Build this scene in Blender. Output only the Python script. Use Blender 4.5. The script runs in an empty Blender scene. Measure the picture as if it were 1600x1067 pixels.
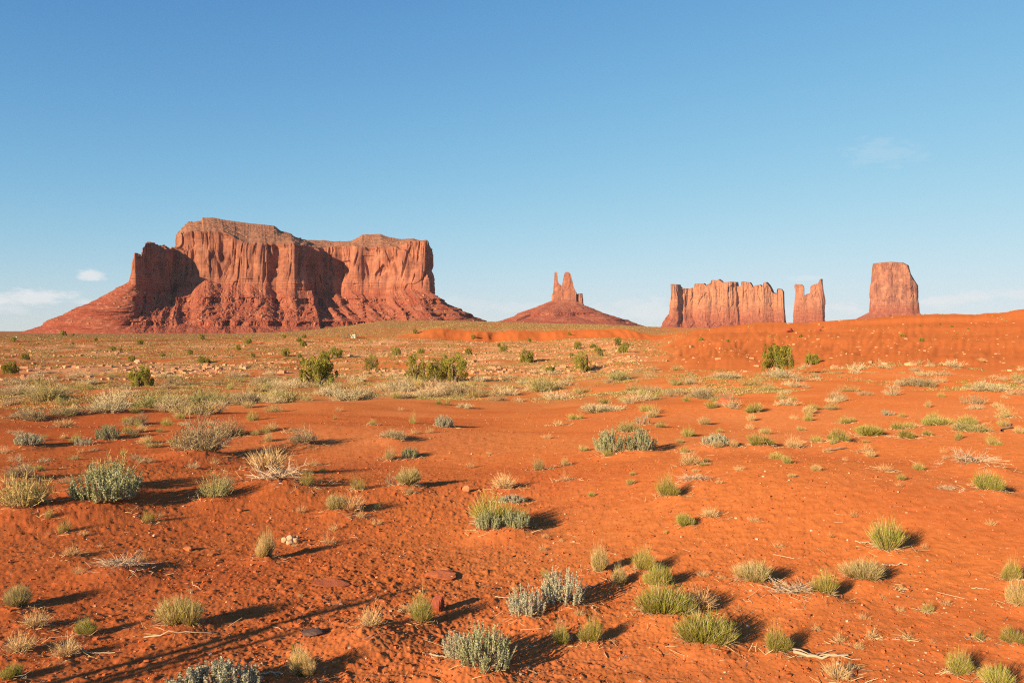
import bpy, math, random
import numpy as np

# ------------------------------------------------------------------ camera, sky, sun, exposure
SC = bpy.context.scene
F = 1600 * 28 / 36.0          # focal length in photo pixels
PITCH = math.atan(17.5 / F)
CAMZ = 1.8
cam_d = bpy.data.cameras.new('camera'); cam = bpy.data.objects.new('camera', cam_d)
SC.collection.objects.link(cam); SC.camera = cam
cam_d.sensor_width = 36; cam_d.lens = 28; cam_d.clip_start = 0.1; cam_d.clip_end = 60000
cam.location = (0, 0, CAMZ); cam.rotation_euler = (math.pi / 2 - PITCH, 0, 0)

SUN_EL = math.radians(16.5); SUN_AZ = math.radians(42)      # azimuth the light travels towards, from +Y to +X
w = bpy.data.worlds.new('World'); SC.world = w; w.use_nodes = True
nt = w.node_tree; nt.nodes.clear(); N = nt.nodes.new; L = nt.links.new
out = N('ShaderNodeOutputWorld'); bg = N('ShaderNodeBackground'); sky = N('ShaderNodeTexSky')
sky.sky_type = 'NISHITA'; sky.sun_disc = False; sky.sun_elevation = SUN_EL
sky.sun_rotation = SUN_AZ + math.pi; sky.altitude = 1600; sky.air_density = 1.0; sky.dust_density = 0.0; sky.ozone_density = 6.0
bg.inputs['Strength'].default_value = 0.1
# thin low clouds near the horizon
tc = N('ShaderNodeTexCoord'); sep = N('ShaderNodeSeparateXYZ'); L(tc.outputs['Generated'], sep.inputs[0])
def nmath(op, a, b=None, c=None):
    m_ = N('ShaderNodeMath'); m_.operation = op
    for i_, v_ in enumerate((a, b, c)):
        if v_ is None: continue
        if hasattr(v_, 'links'): L(v_, m_.inputs[i_])
        else: m_.inputs[i_].default_value = v_
    return m_.outputs[0]
ysafe = nmath('MAXIMUM', sep.outputs['Y'], .05); cu = nmath('DIVIDE', sep.outputs['X'], ysafe); cv = nmath('DIVIDE', sep.outputs['Z'], ysafe)
mp = N('ShaderNodeMapping'); mp.inputs['Scale'].default_value = (22, 22, 60); L(tc.outputs['Generated'], mp.inputs[0])
cn = N('ShaderNodeTexNoise'); cn.inputs['Scale'].default_value = 1.6; cn.inputs['Detail'].default_value = 8; cn.inputs['Roughness'].default_value = 0.6
L(mp.outputs[0], cn.inputs['Vector']); wob_ = nmath('MULTIPLY_ADD', cn.outputs['Fac'], 4.2, -2.1)
acc = None
for (qx, qy, qw, qh, qs) in [(30, 470, 50, 9, .95), (70, 460, 34, 8, .95), (140, 429, 17, 7, .9), (135, 472, 26, 4, .6), (5, 482, 40, 8, .5), (800, 481, 70, 7, .35), (1010, 484, 60, 13, .6), (940, 490, 60, 9, .4), (1320, 482, 30, 7, .7), (1262, 434, 22, 4, .35),
                             (1480, 472, 42, 8, .8), (1520, 464, 24, 7, .7), (1590, 458, 40, 7, .55), (1375, 240, 46, 16, .16), (1250, 486, 60, 8, .45), (690, 474, 50, 8, .3)]:
    du = nmath('DIVIDE', nmath('SUBTRACT', cu, (qx - 800) / F), qw / F); dv_ = nmath('DIVIDE', nmath('SUBTRACT', cv, (516 - qy) / F), qh / F)
    rr_c = nmath('SQRT', nmath('ADD', nmath('MULTIPLY', du, du), nmath('MULTIPLY', dv_, dv_)))
    mr = N('ShaderNodeMapRange'); mr.interpolation_type = 'SMOOTHSTEP'; mr.inputs['From Min'].default_value = 1.6; mr.inputs['From Max'].default_value = .35; mr.inputs['To Max'].default_value = qs
    L(nmath('ADD', rr_c, wob_), mr.inputs['Value']); acc = mr.outputs[0] if acc is None else nmath('MAXIMUM', acc, mr.outputs[0])
m2 = N('ShaderNodeMath'); m2.operation = 'MULTIPLY'; m2.inputs[1].default_value = 0.85; L(acc, m2.inputs[0])
mixc = N('ShaderNodeMix'); mixc.data_type = 'RGBA'; L(m2.outputs[0], mixc.inputs['Factor']); 
pw = N('ShaderNodeVectorMath'); pw.operation = 'POWER'; pw.inputs[1].default_value = (1.5, 1.5, 1.5); L(sky.outputs[0], pw.inputs[0])
de = N('ShaderNodeVectorMath'); de.operation = 'MULTIPLY_ADD'; de.inputs[1].default_value = (.367, .31, .289); de.inputs[2].default_value = (1, 1, 1); L(pw.outputs[0], de.inputs[0])
nu = N('ShaderNodeVectorMath'); nu.operation = 'MULTIPLY'; nu.inputs[1].default_value = (.32 * 5, .289 * 5, .279 * 5); L(pw.outputs[0], nu.inputs[0])
dv = N('ShaderNodeVectorMath'); dv.operation = 'DIVIDE'; L(nu.outputs[0], dv.inputs[0]); L(de.outputs[0], dv.inputs[1])
L(dv.outputs[0], mixc.inputs['A'])
mixc.inputs['B'].default_value = (4.2, 4.25, 4.3, 1)
L(mixc.outputs['Result'], bg.inputs['Color']); L(bg.outputs[0], out.inputs['Surface'])

sun_d = bpy.data.lights.new('sun', 'SUN'); sun = bpy.data.objects.new('sun', sun_d); SC.collection.objects.link(sun)
sun_d.energy = 4.4; sun_d.angle = math.radians(0.53); sun_d.color = (1.0, 0.79, 0.52)
sun.rotation_euler = (math.pi / 2 - SUN_EL, 0, -SUN_AZ)
SC.view_settings.view_transform = 'Standard'; SC.view_settings.look = 'None'
SC.view_settings.exposure = 1.0; SC.view_settings.gamma = 1.0
SC.cycles.pixel_filter_type = 'BLACKMAN_HARRIS'; SC.cycles.filter_width = 1.15
SC.cycles.use_denoising = False; SC.cycles.max_bounces = 4; SC.cycles.diffuse_bounces = 2; SC.cycles.transparent_max_bounces = 4

# ------------------------------------------------------------------ noise helpers
_rs = np.random.RandomState(7)
PERM = _rs.permutation(512); PERM = np.concatenate([PERM, PERM, PERM])
GA = _rs.rand(512) * 2 * np.pi; GX = np.cos(GA); GY = np.sin(GA)
def perlin(x, y, seed=0):
    x = np.asarray(x, float) + seed * 17.37; y = np.asarray(y, float) + seed * 9.13
    xi = np.floor(x).astype(int); yi = np.floor(y).astype(int); xf = x - xi; yf = y - yi
    xi &= 511; yi &= 511
    u = xf * xf * xf * (xf * (xf * 6 - 15) + 10); v = yf * yf * yf * (yf * (yf * 6 - 15) + 10)
    def g(a, b, dx, dy):
        h = PERM[PERM[a & 511] + (b & 511)]
        return GX[h] * dx + GY[h] * dy
    a = g(xi, yi, xf, yf); b = g(xi + 1, yi, xf - 1, yf); c = g(xi, yi + 1, xf, yf - 1); d = g(xi + 1, yi + 1, xf - 1, yf - 1)
    return (a + u * (b - a) + v * ((c + u * (d - c)) - (a + u * (b - a)))) * 1.5
def fbm(x, y, o=4, seed=0, gain=.5):
    s = 0; a = 1; t = 0
    for k in range(o):
        s = s + a * perlin(x * 2 ** k, y * 2 ** k, seed + k * 3); t += a; a *= gain
    return s / t
def sst(a, b, x):
    t = np.clip((x - a) / (b - a), 0, 1); return t * t * (3 - 2 * t)
def hsh(a, b=0, seed=0):
    return PERM[PERM[(np.asarray(a).astype(int) + seed * 31) & 511] + (np.asarray(b).astype(int) & 511)] / 511.
def joints(S, Z, w, hz, seed, edge=.86):
    """joint-bounded blocks: each cell has its own depth, with abrupt vertical and horizontal breaks"""
    u = S / w + .35 * perlin(S / (w * 1.7), 0 * S, seed + 2); c = np.floor(u); f = u - c
    def col(ci):
        r = np.floor(Z / hz + 7 * hsh(ci, 3, seed)); return .65 * hsh(ci, 0, seed) + .35 * hsh(ci, r, seed + 1)
    return lerp(col(c), col(c + 1), sst(edge, 1, f)) + .16 * np.sin(np.pi * f) - .5
def lerp(a, b, t): return a + (b - a) * t

# ------------------------------------------------------------------ terrain height
LD = np.log(np.array([.5, 5, 10, 20, 30, 45, 70, 100, 150, 250, 400, 1000, 2200, 12000, 40000.]))
HL = np.array([1.8, 1.83, 1.97, 2.35, 2.85, 4.0, 5.2, 5.9, 6.6, 7.1, 7.2, 9, 11, 15, 15.])
HR = np.array([1.8, 1.82, 1.93, 2.25, 2.62, 3.3, 4.2, 4.8, 5.2, 5.6, 6.5, 9, 11, 15, 15.])
def curve(tab, x):
    return np.interp(x, LD, tab) * .5 + .25 * np.interp(x - .12, LD, tab) + .25 * np.interp(x + .12, LD, tab)
MOUNDS = []                                   # (x, y, radius, height)
CRX = [960, 1000, 1060, 1100, 1140, 1180, 1260, 1330, 1380, 1440, 1500, 1560, 1600, 1700, 1900]
CRY = [552, 543, 524, 514, 508, 504.5, 504, 500.5, 497, 494.5, 494, 492, 488.5, 486, 484]
def height(X, Y, micro=True):
    X = np.asarray(X, float); Y = np.asarray(Y, float)
    D = np.hypot(X, Y); Ys = np.maximum(Y, .35 * D + .01); px = 800 + F * X / Ys
    lD = np.log(np.maximum(D, .5))
    rt = sst(780, 1080, px)
    z = CAMZ - (curve(HL, lD) * (1 - rt) + curve(HR, lD) * rt)
    # broad slopes: the left leans away from the sun, the right towards it
    q = 16 * np.tanh(D / 26)
    z = z + q * (.034 * np.sqrt((px / 800 - 1.1) ** 2 + .03) - .012)
    und = sst(3, 9, D)
    z = z + und * (.10 * perlin(X / 3.7, Y / 3.1, 2) * sst(2, 8, D) + .26 * perlin(X / 11, Y / 8, 5) + .5 * perlin(X / 31, Y / 22, 9) * sst(15, 40, D))
    z = z + sst(40, 90, D) * (.5 * fbm(X / 40, Y / 25, 3, 12))
    # rock ledges: small scarps that face the camera
    wob = 9 * perlin(X / 38, Y / 90, 21) + 3 * perlin(X / 9, Y / 20, 23)
    led = 1 - sst(960, 1060, px)
    for k, (d0, hh) in enumerate([(112, .3), (138, .35), (165, .4), (196, .35), (232, .45), (275, .45), (325, .6)]):
        z = z + led * hh * sst(-1.3, 1.3, Y + wob * (1 + k * .15) - d0 - 7 * perlin(X / 60, k * 7.7, 30 + k)) * sst(-.25, .15, perlin(X / 45, k * 3.1, 40 + k) + .12)
    # badland bank with spurs
    bk = sst(610, 690, px) * (1 - sst(1120, 1180, px)) + .35 * sst(380, 500, px) * (1 - sst(610, 690, px))
    spur = 15 * np.abs(perlin(X / 22, Y / 300, 51)) + 8 * np.abs(perlin(X / 8, Y / 60, 53)) + 3 * fbm(X / 3, Y / 9, 3, 54)
    z = z + bk * (4.9 + .8 * perlin(X / 30, 0 * X, 57)) * sst(408, 450, Y + 6 - spur * .75)
    # sage slope behind the bank
    rows = np.interp(px, [330, 470, 560, 600, 700, 780, 850, 920, 1010, 1080, 1200, 1500], [0, 2, 10, 15, 14.5, 13, 10.5, 9.3, 5.5, 3.5, 2, 1])
    zt = CAMZ + rows / F * 1500
    s = sst(330, 600, px) * np.clip((D - 455) / 1045, 0, 1) ** .9
    z = np.where(D > 455, lerp(z, np.maximum(zt + 1.5 * fbm(X / 120, Y / 120, 3, 61), z), s), z)
    # red hill on the right
    crow = np.interp(px, CRX, CRY) + 1.1 * perlin(px / 37, 0 * px, 63) + .5 * perlin(px / 11, 0 * px, 64)
    Dc = 255.; Db = 95 + 22 * perlin(px / 160, 0 * px, 66)
    zc = CAMZ + (516 - crow) / F * Dc
    zb = z
    t = np.clip((D - Db) / (Dc - Db), 0, 1)
    prof = t ** 1.35 * .9 + .1 * sst(.86, .9, t)
    gul = (1.1 * np.abs(perlin(px / 95 + D / 120, D / 160, 68)) + .5 * np.abs(perlin(px / 37 - D / 90, D / 80, 69)) + .34 * np.abs(perlin(px / 13, D / 40, 70))) - .45
    zh = lerp(zb, zc, prof) + gul * 1.25 * np.sin(np.pi * np.clip(t, 0, 1)) ** .8
    zh = np.where(D > Dc, zc + .002 * (D - Dc) - .3, zh)
    hm = sst(985, 1075, px + 25 * perlin(D / 40, 0 * D, 72)) * sst(Db - 5, Db + 5, D) * (1 - .0 * D)
    z = lerp(z, zh, hm * (1 - sst(700, 1600, D)))
    for (mx, my, mr, mh) in MOUNDS:
        d2 = ((X - mx) ** 2 + (Y - my) ** 2) / (mr * mr)
        k = d2 < 9
        if np.any(k): z = z + np.where(k, mh * np.exp(-d2), 0)
    if micro:
        fn = (1 - sst(44, 49, np.abs(np.degrees(np.arctan2(X, Y))))) * sst(2.3, 2.7, D); f1 = (1 - sst(40, 90, D)) * fn; ro = .55 + .6 * sst(-.3, .5, perlin(X / 2.7, Y / 2.7, 80)) + .5 * (1 - sst(500, 1100, px))
        z = z + f1 * ro * (.010 * fbm(X / .75, Y / .6, 3, 81) + .006 * np.abs(perlin(X / .19 + .3 * perlin(X, Y, 3), Y / .17, 85)))
        f2 = (1 - sst(9, 20, D)) * fn
        n2 = perlin(X / .075, Y / .075, 87); n3 = perlin(X / .036, Y / .036, 89)
        clod = np.clip(n2 - .22, 0, 1) * .035 + np.clip(n3 - .25, 0, 1) * .014
        z = z + f2 * ro * clod * .45 
        # wind-scoured lips and shallow prints
        z = z - f2 * .022 * np.clip(perlin(X / .17 + 4, Y / .12, 93) - .38, 0, 1) * sst(.0, .4, perlin(X / 1.9, Y / 1.9, 95))
        z = z + f2 * ro * .004 * perlin(X / .022, Y / .022, 96)
        z = z + sst(30, 80, D) * .12 * fbm(X / 3.1, Y / 3.1, 3, 97) * (1 - sst(500, 900, D))
        z = z + sst(90, 140, D) * .45 * fbm(X / 7, Y / 7, 4, 99) * (1 - sst(700, 1500, D))
    return z

TS = np.exp(np.linspace(math.log(2.2), math.log(9000), 2600))
def at(px, py):
    dx = (px - 800) / F; dy = (533.5 - py) / F
    d = np.array([dx, math.cos(PITCH) + dy * math.sin(PITCH), -math.sin(PITCH) + dy * math.cos(PITCH)])
    X = d[0] * TS; Y = d[1] * TS; Z = CAMZ + d[2] * TS
    g = height(X, Y, False) - Z
    i = int(np.argmax(g > 0)) if np.any(g > 0) else len(TS) - 1
    if i > 0:
        a, b = g[i - 1], g[i]; t = TS[i - 1] + (TS[i] - TS[i - 1]) * (-a / (b - a + 1e-9))
    else: t = TS[0]
    return d[0] * t, d[1] * t
def ground(x, y): return float(height(np.array([x]), np.array([y]))[0])

# ------------------------------------------------------------------ mesh helpers
def mat(name, build):
    m = bpy.data.materials.new(name); m.use_nodes = True; t = m.node_tree; t.nodes.clear()
    o = t.nodes.new('ShaderNodeOutputMaterial'); build(t, o); return m
def nd(t, kind, **k):
    n = t.nodes.new(kind)
    for a, v in k.items():
        if a in n.inputs: n.inputs[a].default_value = v
        else: setattr(n, a, v)
    return n
def mixrgb(t, mode='MIX', fac=1.0):
    n = t.nodes.new('ShaderNodeMix'); n.data_type = 'RGBA'; n.blend_type = mode; n.inputs['Factor'].default_value = fac; return n

def make_mesh(name, V, faces, col=None, smooth=False, material=None, uniform=4):
    """faces: (n,uniform) array"""
    V = np.asarray(V, np.float32).reshape(-1, 3); faces = np.asarray(faces, np.int32)
    me = bpy.data.meshes.new(name); n = len(faces); k = faces.shape[1]
    me.vertices.add(len(V)); me.vertices.foreach_set('co', V.ravel())
    me.loops.add(n * k); me.loops.foreach_set('vertex_index', faces.ravel())
    me.polygons.add(n); me.polygons.foreach_set('loop_start', np.arange(n, dtype=np.int32) * k)
    me.polygons.foreach_set('loop_total', np.full(n, k, np.int32))
    me.polygons.foreach_set('use_smooth', np.full(n, smooth, bool))
    if col is not None:
        a = me.color_attributes.new('Col', 'FLOAT_COLOR', 'POINT')
        c = np.ones((len(V), 4), np.float32); c[:, :3] = col; a.data.foreach_set('color', c.ravel())
    me.update(calc_edges=True); me.validate()
    if material: me.materials.append(material)
    return me
def link(name, data, parent=None, loc=None):
    o = bpy.data.objects.new(name, data); SC.collection.objects.link(o)
    if loc is not None: o.location = loc
    if parent is not None: o.parent = parent
    return o
def tag(o, label=None, cat=None, group=None, kind=None):
    if label: o['label'] = label
    if cat: o['category'] = cat
    if group: o['group'] = group
    if kind: o['kind'] = kind
    return o
def grid_faces(nr, nc, close=False):
    i = np.arange(nr - 1)[:, None]; j = np.arange(nc if close else nc - 1)[None, :]; j2 = (j + 1) % nc
    a = i * nc + j; b = i * nc + j2; c = (i + 1) * nc + j2; d = (i + 1) * nc + j
    return np.stack([a + 0 * b, b, c, d], -1).reshape(-1, 4)

# ------------------------------------------------------------------ materials
def ground_mat(t, o):
    p = nd(t, 'ShaderNodeBsdfDiffuse', Roughness=.4)
    a = nd(t, 'ShaderNodeVertexColor', layer_name='Col'); g = nd(t, 'ShaderNodeNewGeometry')
    n1 = nd(t, 'ShaderNodeTexNoise', Scale=9.0, Detail=6.0, Roughness=.65); t.links.new(g.outputs['Position'], n1.inputs['Vector'])
    r1 = nd(t, 'ShaderNodeMapRange'); r1.inputs['From Min'].default_value = .3; r1.inputs['From Max'].default_value = .7; r1.inputs['To Min'].default_value = .80; r1.inputs['To Max'].default_value = 1.18
    t.links.new(n1.outputs['Fac'], r1.inputs['Value'])
    m = mixrgb(t, 'MULTIPLY'); t.links.new(a.outputs['Color'], m.inputs['A']); t.links.new(r1.outputs[0], m.inputs['B'])
    # scattered pale grit
    v = nd(t, 'ShaderNodeTexVoronoi', Scale=34.0); t.links.new(g.outputs['Position'], v.inputs['Vector'])
    lt = nd(t, 'ShaderNodeMath', operation='LESS_THAN'); lt.inputs[1].default_value = .16; t.links.new(v.outputs['Distance'], lt.inputs[0])
    sp = nd(t, 'ShaderNodeSeparateColor'); t.links.new(v.outputs['Color'], sp.inputs[0])
    gt = nd(t, 'ShaderNodeMath', operation='GREATER_THAN'); gt.inputs[1].default_value = .86; t.links.new(sp.outputs[0], gt.inputs[0])
    mu = nd(t, 'ShaderNodeMath', operation='MULTIPLY'); t.links.new(lt.outputs[0], mu.inputs[0]); t.links.new(gt.outputs[0], mu.inputs[1])
    m3 = mixrgb(t); m3.inputs['B'].default_value = (.62, .36, .22, 1); t.links.new(mu.outputs[0], m3.inputs['Factor']); t.links.new(m.outputs['Result'], m3.inputs['A'])
    t.links.new(m3.outputs['Result'], p.inputs['Color'])
    n2 = nd(t, 'ShaderNodeTexNoise', Scale=38.0, Detail=5.0, Roughness=.7); t.links.new(g.outputs['Position'], n2.inputs['Vector'])
    b = nd(t, 'ShaderNodeBump', Strength=.55, Distance=.012); t.links.new(n2.outputs['Fac'], b.inputs['Height'])
    n3 = nd(t, 'ShaderNodeTexNoise', Scale=1.7, Detail=6.0, Roughness=.6); t.links.new(g.outputs['Position'], n3.inputs['Vector'])
    b2 = nd(t, 'ShaderNodeBump', Strength=.28, Distance=.08); t.links.new(n3.outputs['Fac'], b2.inputs['Height']); t.links.new(b.outputs[0], b2.inputs['Normal'])
    t.links.new(b2.outputs[0], p.inputs['Normal']); t.links.new(p.outputs[0], o.inputs[0])
def rock_mat(sc, dist):
    def f(t, o):
        p = nd(t, 'ShaderNodeBsdfDiffuse', Roughness=.3)
        a = nd(t, 'ShaderNodeVertexColor', layer_name='Col'); g = nd(t, 'ShaderNodeNewGeometry')
        n1 = nd(t, 'ShaderNodeTexNoise', Scale=sc, Detail=7.0, Roughness=.68); t.links.new(g.outputs['Position'], n1.inputs['Vector'])
        r1 = nd(t, 'ShaderNodeMapRange'); r1.inputs['From Min'].default_value = .3; r1.inputs['From Max'].default_value = .7; r1.inputs['To Min'].default_value = .74; r1.inputs['To Max'].default_value = 1.26
        t.links.new(n1.outputs['Fac'], r1.inputs['Value'])
        m = mixrgb(t, 'MULTIPLY'); t.links.new(a.outputs['Color'], m.inputs['A']); t.links.new(r1.outputs[0], m.inputs['B'])
        t.links.new(m.outputs['Result'], p.inputs['Color'])
        b = nd(t, 'ShaderNodeBump', Strength=.8, Distance=dist); t.links.new(n1.outputs['Fac'], b.inputs['Height'])
        t.links.new(b.outputs[0], p.inputs['Normal']); t.links.new(p.outputs[0], o.inputs[0])
    return f
def plant_mat(var, transl):
    def f(t, o):
        a = nd(t, 'ShaderNodeVertexColor', layer_name='Col'); oi = nd(t, 'ShaderNodeObjectInfo')
        r = nd(t, 'ShaderNodeMapRange'); r.inputs['To Min'].default_value = 1 - var; r.inputs['To Max'].default_value = 1 + var
        t.links.new(oi.outputs['Random'], r.inputs['Value'])
        m = mixrgb(t, 'MULTIPLY'); t.links.new(a.outputs['Color'], m.inputs['A']); t.links.new(r.outputs[0], m.inputs['B'])
        d = nd(t, 'ShaderNodeBsdfDiffuse'); tr = nd(t, 'ShaderNodeBsdfTranslucent'); mx = nd(t, 'ShaderNodeMixShader'); mx.inputs[0].default_value = transl
        t.links.new(m.outputs['Result'], d.inputs[0]); t.links.new(m.outputs['Result'], tr.inputs[0])
        t.links.new(d.outputs[0], mx.inputs[1]); t.links.new(tr.outputs[0], mx.inputs[2]); t.links.new(mx.outputs[0], o.inputs[0])
    return f
M_GROUND = mat('red_sand', ground_mat)
M_CLIFF = mat('sandstone', rock_mat(.06, 2.5)); M_TALUS = mat('shale_talus', rock_mat(.11, 3.5)); M_STONE = mat('stone', rock_mat(9., .02))
M_PLANT = mat('plant', plant_mat(.16, .22)); M_WOOD = mat('dry_wood', plant_mat(.12, .0))

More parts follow.
